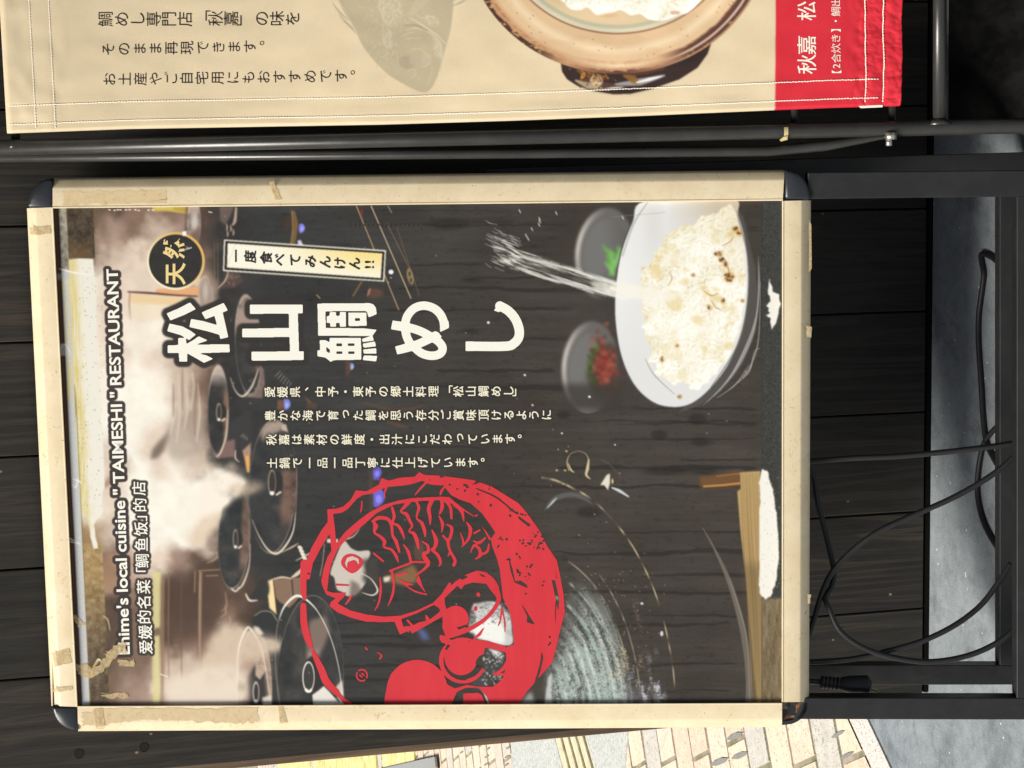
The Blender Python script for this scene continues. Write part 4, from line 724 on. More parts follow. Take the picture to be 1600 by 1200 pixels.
E_.line([(475,880), (474,905), (474.5,925), (476,935)], [11, 10, 9, 6]); E_.line([(474,946), (475,974), (480,995), (486,1011)], [9, 11, 11, 6]); E_.line([(489,1018), (502,1046), (510,1065), (526,1082)], [6, 11, 12, 9]); E_.line([(526,1082), (536,1093), (545,1100)], [7, 6, 9])
E_.disc(565.5, 1055, 9.5, 10); E_.disc(565.5, 1055, 7.2, 7.6, 0, True); E_.disc(565.5, 1055, 4.4, 3.6, 30); E_.line([(556,1046), (575,1064)], 2, 0, True); E_.line([(571,1012), (574,1015)], 2.5, 0); E_.line([(587,1020), (592,1020), (596,1025), (593,1030)], [1, 1.4, 3, 2])
E_.add([(534,874),(540,867),(552,866),(564,872),(567,880),(561,890),(550,896),(538.5,889),(533,881)], 4); E_.sub([(538.5,880),(541.5,872),(550.5,869),(560,873),(561,880),(559.5,883),(556.5,877),(552,875),(543,878.5),(542,884.5),(544,889),(540,885)])
for p, wd in [([(580,815),(584,813.5),(592,809),(606,811),(612,822),(613.5,836),(619,846),(624,862)], [1, 4, 6, 5.5, 4.5, 4, 5.5, 3.5]), ([(583,815),(587,822),(585,832),(594,838),(601,846),(600,854.5),(612,859),(619,869),(622.5,878.5)], [2, 8, 3, 4.5, 6, 3, 4, 5, 1.5]),
    ([(612.7,793),(616,806),(614,817),(622,821),(628,830.5),(632,842.5)], [4, 5, 3, 4.5, 5, 1.5]), ([(638,785),(632,792),(626,799),(635,803.5),(640,813),(644,822),(639,830),(647,834),(651.5,845),(654,857)], [7, 5, 2, 6, 5, 3.5, 2, 6, 6, 3]), ([(650,783),(654.5,793),(651,809),(658,816),(662.5,827),(664.5,839.5)], [3, 5, 2.5, 4.5, 5, 1.5]),
    ([(675,781),(670,794.5),(672,808),(672,820)], [7, 6, 5, 1.5]), ([(690,781),(691,792),(687,803)], [5, 6, 2.5]), ([(686,806),(691.5,818.5),(690,832)], [2, 5.5, 1.2]), ([(693,780),(703.5,792),(705.5,810)], [4, 5, 3.5]), ([(709,789),(721,798),(725,815)], [3, 6, 1.5]),
    ([(697.5,819),(706,825),(703.5,840),(700,846),(703,860),(711,875),(709,883)], [1.5, 5, 4.5, 5, 4, 5, 5]), ([(692,837),(698,843),(701,848)], [3, 4, 4]), ([(703.5,862),(699.5,870)], [3.5, 1.2]), ([(728.5,815.5),(735,826),(732,842),(721,855)], [1.5, 6, 4, 1.2]), ([(719,832),(723,842),(724,850)], [1.2, 3, 3.5]),
    ([(675,828),(681.5,844),(679,856),(675,859),(684,867),(688.5,878),(686,885)], [2, 7, 5, 4, 5, 4.5, 1.5]), ([(660,816),(664,828),(665,838)], [3, 4, 1.2]), ([(741,833),(750,828)], [3.5, 2.5]), ([(739.5,845),(748.5,848),(759,840)], [2, 5, 2.5]), ([(735,864),(741,852),(749,858),(750,868),(742,874)], [1.2, 4, 5, 5, 1.2]), ([(764,850),(761,862),(749,867)], [2.5, 4, 4]),
    ([(659,845.5),(668,852),(669,862),(662,865),(665,873),(671,878)], [1.5, 4, 5, 5, 8, 3]), ([(630,850),(638,862),(642,878)], [1.5, 5, 4]), ([(584,864.5),(599,877)], [3, 3]),
    ([(609,892),(637,881.5),(646,878),(663,878.5),(671,878)], [3, 3.5, 3, 3, 3]), ([(669,882),(663,889),(649,899.5)], [6, 4, 2]), ([(612,892),(615.5,911),(613,930),(606,947)], [4, 3.5, 4, 1.2]), ([(593.5,900.5),(595,920),(592,941),(584,956.5)], [1.2, 4, 3, .8]), ([(634,915),(649,924),(667,929)], [1.5, 3, 2]), ([(625,907),(634,912),(645,913)], [3, 5, 2]), ([(621,899),(635,895)], [4, 3]),
    ([(525,913.6),(544.5,914.5)], [3, 2.5]), ([(550,929),(545,938),(539,945)], [2, 4, 1.2]), ([(620,758),(650,762)], [0.1, .1]), ([(604,761),(601,770),(602,779)], [4, 2.2, 1.2]), ([(668,752),(658,762),(648,774)], [3, 3.5, 1.4]), ([(565.5,783),(565,793),(563.5,801)], [2, 2.6, 1.4]), ([(695,760),(690,767),(688,773)], [2.5, 4, 2.5])]: E_.line(p, wd)
E_.add([(654,898),(657,905),(660,915),(667,929),(658,918),(650,908)]); E_.add([(741,805), (748,802.5), (747,804.5), (743,808)])
E_.m = blur(E_.m, 1.6)

Hd = Mask(); k_ = 20/3.; z1 = lambda p: Z(240, 450, k_, p); z2 = lambda p: Z(480, 450, k_, p)
Hd.add(z1([(135,265),(260,212),(380,150),(440,220),(320,280),(175,338)])); Hd.add(z1([(165,370),(300,400),(380,442),(440,485),(370,543),(280,490),(142,450)]))
Hd.add(z1([(390,322),(520,345),(660,385),(635,290),(540,325),(500,255),(730,155),(773,232),(720,255),(778,512),(695,532),(685,487),(560,450),(373,407)]))
Hd.add(z1([(147,598),(257,594),(257,520),(335,520),(343,582),(410,545),(470,503),(565,545),(440,590),(790,586),(793,668),(460,680),(545,700),(622,737),(525,780),(440,730),(350,680),(350,765),(268,768),(262,678),(147,678)]))
Hd.add(z1([(1003,175),(1552,172),(1555,263),(1502,265),(1515,660),(1565,658),(1565,750),(1022,757),(1020,665),(1422,660),(1415,510),(925,515),(922,425),(1412,415),(1408,265),(1005,270)]))
Hd.add(z2([(107,162),(650,158),(690,170),(715,205),(725,272),(640,307),(622,247),(605,240),(190,242),(193,415),(590,420),(725,435),(680,497),(600,500),(115,495)]))
Hd.add(z2([(203,293),(235,290),(235,252),(300,250),(302,290),(338,290),(340,250),(405,250),(405,402),(340,405),(338,362),(300,362),(300,402),(240,402),(238,365),(203,362)]))
Hd.add(z2([(428,258),(615,256),(620,393),(432,398)])); Hd.sub(z2([(498,312),(550,312),(550,342),(498,342)]))
Hd.add(z2([(235,520),(560,520),(565,747),(275,752),(245,770),(190,725),(105,710),(108,648),(135,650),(130,545),(190,543),(235,565)])); Hd.sub(z2([(197,612),(235,640),(237,680),(200,662)]))
for q in [(302,578,365,607), (425,578,492,605), (302,660,367,688), (427,660,495,687)]: Hd.sub(z2([(q[0], q[1]), (q[2], q[1]), (q[2], q[3]), (q[0], q[3])]))
for q in [[(570,530),(680,495),(695,548),(578,563)], [(578,580),(705,557),(718,607),(588,622)], [(583,640),(718,627),(722,682),(590,682)], [(590,702),(730,707),(718,765),(577,750)]]: Hd.add(z2(q))
def flat(pts, w_): Hd.line(pts, w_, 8)
def butt(a, b, p):                              # square off a stroke's round end
    Hd.sub(z2(p))
flat(z2([(1428,410),(1418,340),(1380,265),(1310,207),(1210,184),(1115,212),(1045,290),(1022,380),(1030,480),(1062,560),(1120,622),(1200,683),(1300,706),(1385,683),(1410,622),(1368,558),(1290,508),(1180,450),(1060,412),(930,388)]), 88/k_); flat(z2([(975,640),(1080,612),(1200,565),(1340,498)]), 88/k_)
Hd.add(z2([(890,337),(985,357),(980,448),(872,430)])); Hd.add(z2([(915,610),(1030,578),(1050,665),(938,693)])); Hd.add(z2([(1290,470),(1335,448),(1405,505),(1320,560)])); Hd.add(z2([(1383,400),(1473,340),(1478,415),(1385,458)])); 
Hd.sub(z2([(1383,460),(1480,414),(1480,470),(1400,500),(1390,490)])); Hd.sub(z2([(1075,475),(1200,515),(1105,550)])); Hd.sub(z2([(1183,625),(1305,570),(1345,598),(1362,630),(1345,655),(1290,662)]))
Hd.line([(735,541), (790,541), (803,536.5), (810.5,527), (811,514), (805,498), (794,485.5), (781,478)], 14.5); Hd.add([(727.5,533.5), (740,533.5), (740,548.5), (727.5,548.5)]); Hd.add([(782,472.5), (788,477), (780,488), (771.5,485)])
Hd.m = blur(Hd.m, 1.2)

BT = []                                          # body columns
for txt, u0, v0, dv in [('愛媛県', 422, 612.5, -.003), ('、', 484, 612, 0), ('中予・東予の郷土料理', 501, 612, -.003), ('「', 699, 611, 0), ('松山鯛めし', 716.5, 611.5, -.003), ('」', 809, 611, 0),
        ('豊かな海で育った鯛を思う存分ご賞味頂けるように', 422.5, 649.5, -.003), ('秋嘉は素材の鮮度・出汁にこだわっています。', 424.5, 687, -.003), ('土鍋で一品一品丁寧に仕上げています。', 425.5, 723.5, -.003)]:
    BT += vcolumn(txt, u0, v0, 19.62, 17.3, dv)
EN = hline("Ehime's local cuisine \" TAIMESHI \" RESTAURANT", (202.5, 1022), (183.5, 420), 17.2, .022, .70)
CN = []
for ch, u, v in zip('爱媛的名菜「鲷鱼饭」的店', [228.5, 227.5, 226, 225.5, 225, 224, 222.5, 221.5, 220.5, 219.5, 219, 217.5], [1011, 987.5, 964, 940.5, 917, 897, 876, 850.5, 826, 803, 789, 763]):
    V, Fc = glyphs(ch); g = (V-_cc)/_em*22.5; CN.append((np.stack([u-g[:, 1], v-g[:, 0]], 1), Fc))
LB = []
for ch, u, v in zip('一度食べてみんけん!!', [369, 391, 416, 437, 461, 485, 508, 531, 554, 577, 0], [400, 401, 403, 406, 406.5, 408.5, 409.5, 411.5, 412, 413.5, 0]):
    if u:
        if ch == '!': V, Fc = glyphs('!!', -.012); c0 = (V.max(0)+V.min(0))/2; g = (V-c0)*20; LB.append((np.stack([u-g[:, 1], v-g[:, 0]*1.5], 1), Fc))
        else: V, Fc = glyphs(ch); g = (V-_cc)/_em*19.5; t = R(-3.7); LB.append((np.stack([u-g[:, 1], v-g[:, 0]+g[:, 1]*-.06], 1), Fc))
BD = vcolumn('天', 274, 428, 1, 34, 0, .022)+vcolumn('然', 272.5, 387, 1, 34, 0, .022)
hal = dilate(letters_mask(cv, EN), 10); hal = np.clip((blur(hal, 2)-.3)*2.5, 0, 1); cv.put(full, hal, (66, 58, 56), .98)
hal = dilate(letters_mask(cv, CN), 8); hal = np.clip((blur(hal, 2)-.3)*2.5, 0, 1); cv.put(full, hal, (68, 60, 57), .98)
h2 = Hd.m.copy(); h2[:, int((480-cv.x0)*2):] = 0; hal = dilate(h2, 17); cv.put(full, blur(hal, 1.2), (56, 53, 50), .98)
hal = blur(dilate(letters_mask(cv, BT), 5), 7); cv.put(full, hal, (50, 48, 46), .8)
cv.a += (rng.random((Hh, Ww, 1)).astype(np.float32)-.5)*7

# ------------------------------------------------------------------ poster stand
M_RAIL = m_rail(); M_BLK = m_black('black_satin_metal', (.0115, .0118, .0125), rough=.45); M_CAP = m_black('black_plastic', (.016, .019, .024), .34, .3); M_PRINT = m_attr('poster_print', .26, .28, 0, .87)
M_INK = mat('white_ink', tuple(lin((232, 232, 222))), .4, .35); M_CREAM = mat('cream_ink', tuple(lin((228, 224, 202))), .4, .35); M_RED = mat('red_ink', tuple(lin((232, 62, 76))), .42, .3); M_DARKINK = mat('dark_ink', tuple(lin((44, 40, 36))), .4, .35); M_GOLD = mat('gold_ink', tuple(lin((224, 202, 140))), .4, .35)
q = NB(M_RED); q.base(q.mix(q.ramp(q.noise(q.coord((1, 1, 6)), 9, 4, .6), [(.3, 0), (.75, 1)]), lin((194, 46, 56)), lin((206, 54, 64))))
base_pt = SIGN.at(1640, 700); base_pt[2] = 0
stand = thing('poster_stand', 'poster stand with champagne aluminium frame, rice bowl picture and black legs, against the dark boards', 'sign', tuple(base_pt))
ZP = -.0045                                       # the print lies a little below the face of the rails
pp = plane_pts(SIGN, ZP)
poster = obj('poster', print_mesh('poster', cv, 1.0, pp), M_PRINT, stand)
obj('heading_lettering', mask_mesh(cv, Hd.m[cv.win(240, 460, 830, 580)], cv.win(240, 460, 830, 580), plane_pts(SIGN, ZP+.0003)), M_INK, poster)
obj('emblem', mask_mesh(cv, E_.m[cv.win(462, 730, 890, 1104)], cv.win(462, 730, 890, 1104), plane_pts(SIGN, ZP+.0003)), M_RED, poster)
pl = plane_pts(SIGN, ZP+.00035)
def bold_print(name, gs, box, fat, m):
    c = Canvas(*box, K=5); k = letters_mask(c, gs); r = fat*5
    if r > .4: k = dilate(k, r)
    k = blur(k, 1.4); w = c.win(*box); return obj(name, mask_mesh(c, k[w], w, pl), m, poster)
bold_print('body_lettering', BT, (408, 598, 872, 736), .24, M_CREAM); obj('english_lettering', letters_mesh(EN, pl), M_INK, poster); bold_print('chinese_lettering', CN, (204, 748, 246, 1028), .25, M_INK)
bold_print('label_lettering', LB, (354, 380, 598, 436), .5, M_DARKINK); obj('badge_lettering', letters_mesh(BD, pl), M_GOLD, poster)
obj('back_panel', slab([(60, 300), (1245, 290), (1243, 1118), (100, 1122)], SIGN, .018, ZP-.0012, 0), M_BLK, stand)

def rail(i0, i1, o0, o1, wear=()):
    """snap-frame rail: inner edge i0->i1, outer edge o0->o1 (px); profile = inner drop, flat face, shallow step, rolled outer edge"""
    prof = [(0, -.006), (0, .0002), (.018, .0007), (.05, .0007), (.066, 0), (.64, .0002), (.68, -.0002), (.72, -.0011), (.90, -.0050), (.965, -.0075), (1.0, -.0115), (1.0, -.026)]
    n = 60; bm = bmesh.new(); lay = bm.verts.layers.float.new('wear'); rows = []
    for k in range(n+1):
        t = k/n; a = np.array(i0)*(1-t)+np.array(i1)*t; b = np.array(o0)*(1-t)+np.array(o1)*t; row = []
        for s, h in prof:
            u, v = a*(1-s)+b*s; x = bm.verts.new(SIGN.at(u, v, h)); row.append(x)
        rows.append(row)
    for A, B in zip(rows, rows[1:]):
        for j in range(len(prof)-1): bm.faces.new((A[j], B[j], B[j+1], A[j+1]))
    for e in (rows[0], rows[-1]): bm.faces.new(e)
    bmesh.ops.recalc_face_normals(bm, faces=bm.faces[:]); return bm
RAILS = [((82, 325.5), (1223, 313.5), (82, 278), (1226, 265.5)), ((121, 1103), (1222, 1098), (122, 1142.5), (1222, 1136)), ((83, 324), (121.5, 1104.5), (42, 325.5), (80.5, 1103)), ((1222, 314), (1221.5, 1097), (1267, 313), (1264, 1097))]
M_WORN = M_RAIL
for a in RAILS: smooth(obj('rail', rail(*a), M_RAIL, stand), 30)
def cap(corner, a, b, inner, h=.0016):
    """rounded black corner: a, b ends of the arc; corner = outer sharp corner; inner = inside corner (px)"""
    arc = []
    for k in range(11):
        t = k/10.; t1 = 1-t; arc.append((a[0]*t1*t1+2*corner[0]*t1*t*.93+b[0]*t*t+2*t1*t*.07*inner[0], a[1]*t1*t1+2*corner[1]*t1*t*.93+b[1]*t*t+2*t1*t*.07*inner[1]))
    return slab([inner]+arc, SIGN, .027, h, .004)
smooth(obj('corner_cap', cap((41, 278), (42, 325.5), (83, 278), (82.5, 325)), M_CAP, stand), 50)
smooth(obj('corner_cap', cap((1268, 264), (1226, 264.5), (1268, 312.5), (1226, 312)), M_CAP, stand), 50)
smooth(obj('corner_cap', cap((81, 1144), (122, 1143.5), (80, 1103), (121, 1104)), M_CAP, stand), 50)
M_RUST = mat('rusty_steel', (.2, .1, .06), .8, .3); q = NB(M_RUST); nz = q.noise(q.coord(), 160, 5, .7); q.base(q.ramp(nz, [(.3, (.03, .02, .017)), (.5, (.17, .075, .04)), (.62, (.3, .15, .09)), (.75, (.42, .34, .27))])); q.bump(nz, .5, .001)
oc = slab([(1223, 1098), (1254, 1098), (1252, 1110), (1245, 1122), (1235, 1129), (1223, 1131)], SIGN, .012, -.006, .001); bk = obj('corner_bracket', oc, M_RUST, stand); bk['label'] = 'rusty bare corner bracket, cap missing'
ring = bmesh.new(); arc = [(1262, 1098), (1261, 1108), (1256, 1118), (1248, 1126), (1237, 1131), (1222, 1133)]; arc = spline(arc, 4)
for A, B in zip(arc, arc[1:]):
    c0 = np.array((1226., 1100.)); ia, ib = np.array(A)+(c0-np.array(A))*.17, np.array(B)+(c0-np.array(B))*.17
    slab([A, B, tuple(ib), tuple(ia)], SIGN, .024, -.003, 0, ring)
obj('corner_shell', ring, M_CAP, bk)
for pts in ([(1226, 1100), (1232, 1099), (1233, 1105), (1227, 1106)], [(1240, 1099), (1246, 1099), (1245, 1102), (1241, 1102)]): obj('screw_block', slab(pts, SIGN, .008, -.004, .0008), M_CAP, bk)
# front legs and foot bar, rear frame
def leg(name, pts, plane, t, h=-.003): return obj(name, slab(pts, plane, t, h, .0012), M_BLK, stand)
leg('leg', [(1262, 269.5), (1690, 265), (1690, 306), (1262, 311)], SIGN, .022); leg('leg', [(1258, 1090.5), (1690, 1091), (1690, 1125), (1240, 1124)], SIGN, .022)
leg('foot_bar', [(1588.5, 306), (1622, 306), (1622, 1091), (1588.5, 1091)], SIGN, .022)
a3 = SIGN.at(45, 300, -.03); b3 = SIGN.at(45, 1100, -.03); dd = SIGN.at(1568, 700); c3 = CAM+(dd-CAM)*1.045
REAR = plane3(a3, b3, c3); REAR = REAR.off(0)
obj('rear_leg', slab([(760, 263), (1640, 236.5), (1640, 277), (760, 300)], REAR, .02, 0, .001), M_BLK, stand); obj('rear_leg', slab([(300, 1040), (1640, 1039.5), (1640, 1070), (300, 1071)], REAR, .02, 0, .001), M_BLK, stand)
obj('rear_bar', slab([(1562, 277), (1594, 277), (1594, 1039.5), (1562, 1039.5)], REAR, .02, 0, .001), M_BLK, stand)
# old adhesive tape across the rails
M_TAPE = mat('old_tape', tuple(lin((226, 206, 158))), .25, .6); q = NB(M_TAPE); tz = q.noise(q.coord(), 240, 4, .7); q.base(q.ramp(tz, [(.3, lin((196, 168, 116))), (.5, lin((218, 196, 150))), (.7, lin((236, 222, 188)))])); q.bump(tz, .4, .001); q.b.inputs['Alpha'].default_value = .4
def tape(pts, h, name='tape'): return obj(name, slab(jag(pts, .5, 4), SIGN, .0004, h, 0), M_TAPE, stand)
tape([(46, 355), (78, 353), (79, 366), (47, 367)], .0009); tape([(82, 1020), (108, 1014), (112, 1036), (86, 1042)], .001); tape([(80, 1076), (112, 1072), (113, 1078), (82, 1082)], .0009)
tape([(146, 1108), (160, 1107), (164, 1138), (150, 1140)], .001); tape([(434, 1103), (441, 1103), (449, 1131), (438, 1131)], .0009); tape([(420, 284), (428, 283), (440, 312), (430, 313)], .0009)
tape([(1263.5, 345), (1268, 352), (1268, 420), (1264, 425)], .001); tape([(1260, 510), (1268, 511), (1268, 528), (1261, 527)], .001); tape([(1262, 928), (1267, 930), (1266, 943), (1262, 944)], .001)
for pts in ([(114, 1040), (134, 1036), (142, 1046), (152, 1042), (163, 1028), (178, 1008), (192, 1002), (199, 1008), (197, 1021), (182, 1024), (170, 1040), (158, 1050), (146, 1058), (134, 1060), (120, 1050)], [(156, 1086), (180, 1082), (199, 1084), (200, 1090), (170, 1092)], [(184, 1032), (209, 1031), (210, 1040), (186, 1041)], [(112, 961), (118, 960), (131, 975), (122, 980)]):
    obj('tape', slab(jag(pts, 1.2, 4), SIGN, .0003, ZP+.0008, 0), M_TAPE, poster)

M_RES = mat('tape_residue', rough=.6, spec=.3); q = NB(M_RES); tz = q.noise(q.coord(), 150, 5, .7); q.base(q.ramp(tz, [(.3, lin((176, 154, 114))), (.42, lin((200, 179, 141))), (.7, lin((208, 188, 152)))])); q.bump(tz, .3, .0006)
def residue(pts, h): return obj('tape_residue', slab(jag(pts, 1.3, 9), SIGN, .00012, h, 0), M_RES, stand)
residue([(162, 1107), (230, 1106.5), (330, 1106), (402, 1106), (404, 1127), (380, 1131), (330, 1129), (262, 1126), (230, 1124), (205, 1127), (162, 1132)], .00035)
residue([(98, 298), (140, 300), (200, 297), (260, 297.5), (260, 317), (180, 318.5), (100, 319)], .00035)
residue([(128, 1112), (158, 1110), (160, 1134), (130, 1133)], .00035)

# ------------------------------------------------------------------ ground: concrete floor of the shop front, granite kerb strip, pavers of the street
def attr_mat(name, rough, tex):
    m = mat(name, rough=rough, spec=.25); q = NB(m); a = q.n('Attribute', attribute_name='tint'); tex(q, a.outputs['Color']); return m
M_CONC = mat('grey_concrete', rough=.8, spec=.25); q = NB(M_CONC); c = q.coord(); n1_ = q.noise(c, 6, 6, .62); n2_ = q.noise(c, 40, 5, .7); n3_ = q.noise(c, 420, 2, .6)
cc = q.mix(q.ramp(n1_, [(.3, 0), (.72, 1)]), lin((106, 118, 126)), lin((154, 166, 173))); cc = q.mix(q.ramp(n2_, [(.3, .55), (.7, 0)]), cc, lin((74, 80, 88))); cc = q.mix(q.ramp(n3_, [(.42, .35), (.6, 0)]), cc, lin((110, 112, 114)))
vo = q.n('TexVoronoi'); vo.inputs['Scale'].default_value = 60; q.l(c, vo.inputs['Vector']); cc = q.mix(q.ramp(q.noise(c, 900, 2, .5), [(.35, .4), (.5, 0), (.62, 0), (.7, .35)]), cc, lin((205, 205, 200))); cc = q.mix(q.ramp(q.noise(q.coord((1, 1, 1), (0, 0, 0), (3, 5, 1)), 13, 6, .75), [(.5, 0), (.66, .5)]), cc, lin((70, 74, 78))); sp_ = q.n('Math', operation='MULTIPLY'); q.l(q.ramp(vo.outputs['Distance'], [(0, 1), (.06, 1), (.1, 0)]), sp_.inputs[0]); q.l(q.ramp(q.noise(c, 22, 2, .5), [(.48, 0), (.54, 1)]), sp_.inputs[1])
cc = q.mix(sp_.outputs[0], cc, lin((214, 212, 204))); q.base(cc); q.bump(n2_, .35, .002)
def sheet(name, pts, m, z=0.0):
    bm = bmesh.new(); f = bm.faces.new([bm.verts.new((p[0], p[1], z)) for p in pts]); f.normal_update()
    if f.normal.z < 0: f.normal_flip()
    return struct(obj(name, bm, m))
gp = lambda u, v: FLOOR.at(u, v)[:2]
G1, G2, G3, G4 = gp(1331, 1126), gp(1364, 1200), gp(1359, 1126), gp(1395, 1200)
gd = ((G2-G1)/np.linalg.norm(G2-G1)+(G4-G3)/np.linalg.norm(G4-G3)); gd /= np.linalg.norm(gd)
La, Lb, Ra, Rb = G1-gd*6, G1+gd*6, G3-gd*6, G3+gd*6
sheet('ground', [(-90, -90), (90, -90), (90, 120), (-90, 120)], mat('pale_asphalt', (.30, .285, .26), .9, .2), -.02)
sheet('floor', [Ra, Rb, (9, -9), (9, 7)], M_CONC)
M_GRAN = mat('white_granite', rough=.75, spec=.25); q = NB(M_GRAN); c = q.coord(); w_ = q.n('TexWave'); w_.inputs['Scale'].default_value = 60; w_.inputs['Distortion'].default_value = 14; w_.inputs['Detail'].default_value = 3; w_.inputs['Detail Scale'].default_value = 2.4; q.l(c, w_.inputs['Vector'])
q.base(q.mix(q.ramp(w_.outputs['Fac'], [(.0, .75), (.16, 0)]), lin((214, 208, 200)), lin((96, 90, 84))))
ks = bmesh.new(); add_prism(ks, [(*p, .003) for p in (La, Lb, Rb, Ra)], (0, 0, 1), .03); struct(obj('kerb_strip', ks, M_GRAN))
def t_pav(q, a):
    c = q.coord(); n = q.noise(c, 34, 4, .6); wm = q.noise(q.coord((1, 1, 1)), 210, 3, .65, 1.6)
    cc = q.mix(1.0, a, q.mix(q.ramp(n, [(.3, 0), (.7, 1)]), (.86, .86, .86), (1.08, 1.06, 1.04)), 'MULTIPLY'); cc = q.mix(q.ramp(wm, [(.36, .9), (.43, 0)]), cc, lin((112, 102, 94))); q.base(cc); q.bump(wm, .4, .001)
M_PAV = attr_mat('stone_pavers', .8, t_pav)
ev = np.array([-.893, -.45]); ev /= np.linalg.norm(ev); gv_ = np.array([-ev[1], ev[0]]); gv_ = gv_ if gv_[1] > 0 else -gv_
p0 = gp(1052, 1138); bm = bmesh.new(); tint = bm.verts.layers.float_color.new('tint'); jt = gp(1120, 1147); j0 = (jt-p0) @ ev
nrm = np.array([-gd[1], gd[0]]); nrm = nrm if nrm @ (np.array([-3, 3])-G1) > 0 else -nrm
pal = [(220, 205, 184), (224, 209, 186), (214, 202, 186), (208, 200, 186), (226, 210, 190), (200, 197, 188), (222, 200, 178)]
def paver(c0, L, Wd, z, col, gap=.004):
    a, b = ev*(L/2-gap), gv_*(Wd/2-gap); pts = [c0-a-b, c0+a-b, c0+a+b, c0-a+b]
    top = [bm.verts.new((*(c0+(p-c0)*.985), z)) for p in pts]; bot = [bm.verts.new((*p, z-.006)) for p in pts]
    for v in top+bot: v[tint] = (*lin(col), 1)
    fs = [bm.faces.new(top)]+[bm.faces.new((top[i], bot[i], bot[(i+1) % 4], top[(i+1) % 4])) for i in range(4)]; bmesh.ops.recalc_face_normals(bm, faces=fs)
    if fs[0].normal.z < 0: [f.normal_flip() for f in fs]
for r in range(-26, 95):
    for k_i in range(-14, 20):
        L = .24; c0 = p0+gv_*(.1*(r+.5))+ev*(j0+L*(k_i+.5)+(L/2 if r % 2 else 0)+.03*math.sin(r*2.7))
        if (c0-G1) @ nrm < -.1 or c0[0] < -7 or c0[1] > 9.5 or c0[0] > 3.0: continue
        paver(c0, L, .1, .004+rng.uniform(-.001, .001), pal[int(rng.integers(len(pal)))])
bmesh.ops.bisect_plane(bm, geom=bm.verts[:]+bm.edges[:]+bm.faces[:], plane_co=(*(G1+nrm*.004), 0), plane_no=(*nrm, 0), clear_inner=True)
for u, v, l in [(1152, 1150, .09), (1160, 1180, .09), (1128, 1190, .1), (1314, 1147, .055), (1328, 1180, .055), (765, 1170, .06), (763, 1182, .06), (762, 1194, .06), (797, 1168, .06), (795, 1182, .06), (794, 1195, .06), (724, 1175, .06)]:
    c0 = gp(u, v); t = R(-62 if u > 1200 else 115); a = np.array([math.cos(t), math.sin(t)])*l*.5; b = np.array([-a[1], a[0]])*.11
    vs_ = [bm.verts.new((*(c0+p), .0058)) for p in (-a, -a*.3-b, a*.6-b, a, a*.3+b, -a*.6+b)]
    for v_ in vs_: v_[tint] = (*lin((140, 142, 138)), 1)
    f = bm.faces.new(vs_); f.normal_update(); 
    if f.normal.z < 0: f.normal_flip()
struct(obj('pavement', bm, M_PAV))
M_MORT = mat('mossy_joint', rough=.9); q = NB(M_MORT); q.base(q.ramp(q.noise(q.coord(), 18, 4, .6), [(.35, lin((104, 108, 78))), (.52, lin((150, 140, 122))), (.7, lin((176, 166, 148)))]))
sheet('joint_bed', [La+nrm*.002, Lb+nrm*.002, (-9, -4.7), (-9, 12), (3.2, 12)], M_MORT, .0015)
def px_slab(name, pts, m, z0, t, bevel=.002): 
    bm = bmesh.new(); add_prism(bm, [(*gp(u, v), z0+t) for u, v in pts], (0, 0, 1), t, bevel); return obj(name, bm, m)
M_SLAB = mat('pale_stone', rough=.8, spec=.25); q = NB(M_SLAB); n = q.noise(q.coord(), 150, 4, .7); q.base(q.ramp(n, [(.3, lin((140, 144, 141))), (.5, lin((188, 191, 186))), (.7, lin((208, 208, 201)))])); q.bump(n, .4, .002)
struct(px_slab('path', [(806, 1150), (869, 1140), (895, 1240), (800, 1240)], M_SLAB, .0, .0095)); struct(px_slab('path', [(917, 1136), (987, 1130), (979, 1240), (946, 1240)], M_SLAB, 0, .0095))
M_GUIDE = mat('faded_yellow_stone', tuple(lin((232, 226, 196))), .8, .25); q = NB(M_GUIDE); q.base(q.ramp(q.noise(q.coord(), 60, 5, .65), [(.3, lin((184, 178, 150))), (.6, lin((214, 206, 174)))]))
gs = thing('guide_strip', 'faded yellow ribbed guide strip between two pale stone slabs', 'guide strip', (*gp(895, 1180), 0))
obj('strip_base', px_slab('x', [(869.6, 1140), (916.4, 1136), (945.4, 1240), (895.6, 1240)], M_GUIDE, 0, .006).data, M_GUIDE, gs); bpy.data.objects.remove(bpy.data.objects['x'])
for k in range(4):
    a, b = (k+.14)/4, (k+.80)/4; f = lambda s, v: (869.6+(916.4-869.6)*s if v < 1200 else 895.6+(945.4-895.6)*s, v)
    o = px_slab('x', [f(a, 1140), f(b, 1138), f(b, 1239), f(a, 1239)], M_GUIDE, .0062, .006); obj('rib', o.data, M_GUIDE, gs); bpy.data.objects.remove(o)
M_YEL = mat('yellow_block', rough=.8, spec=.25); q = NB(M_YEL); q.base(q.ramp(q.noise(q.coord(), 16, 5, .7), [(.3, lin((176, 160, 84))), (.5, lin((216, 206, 142))), (.72, lin((226, 218, 172)))]))
for pts, lb in [([(440, 1182), (488, 1178), (486, 1240), (430, 1240)], 'yellow paving block in the street, farthest of three along the wall end'), ([(495, 1176), (590, 1166), (594, 1240), (490, 1240)], 'long yellow paving block, middle of three in the street'), ([(601, 1165), (650, 1158), (656, 1240), (604, 1240)], 'yellow paving block beside the grey ribbed mat')]:
    tag(px_slab('paving_block', pts, M_YEL, 0, .012), lb, 'paving block', 'yellow paving blocks in the street')
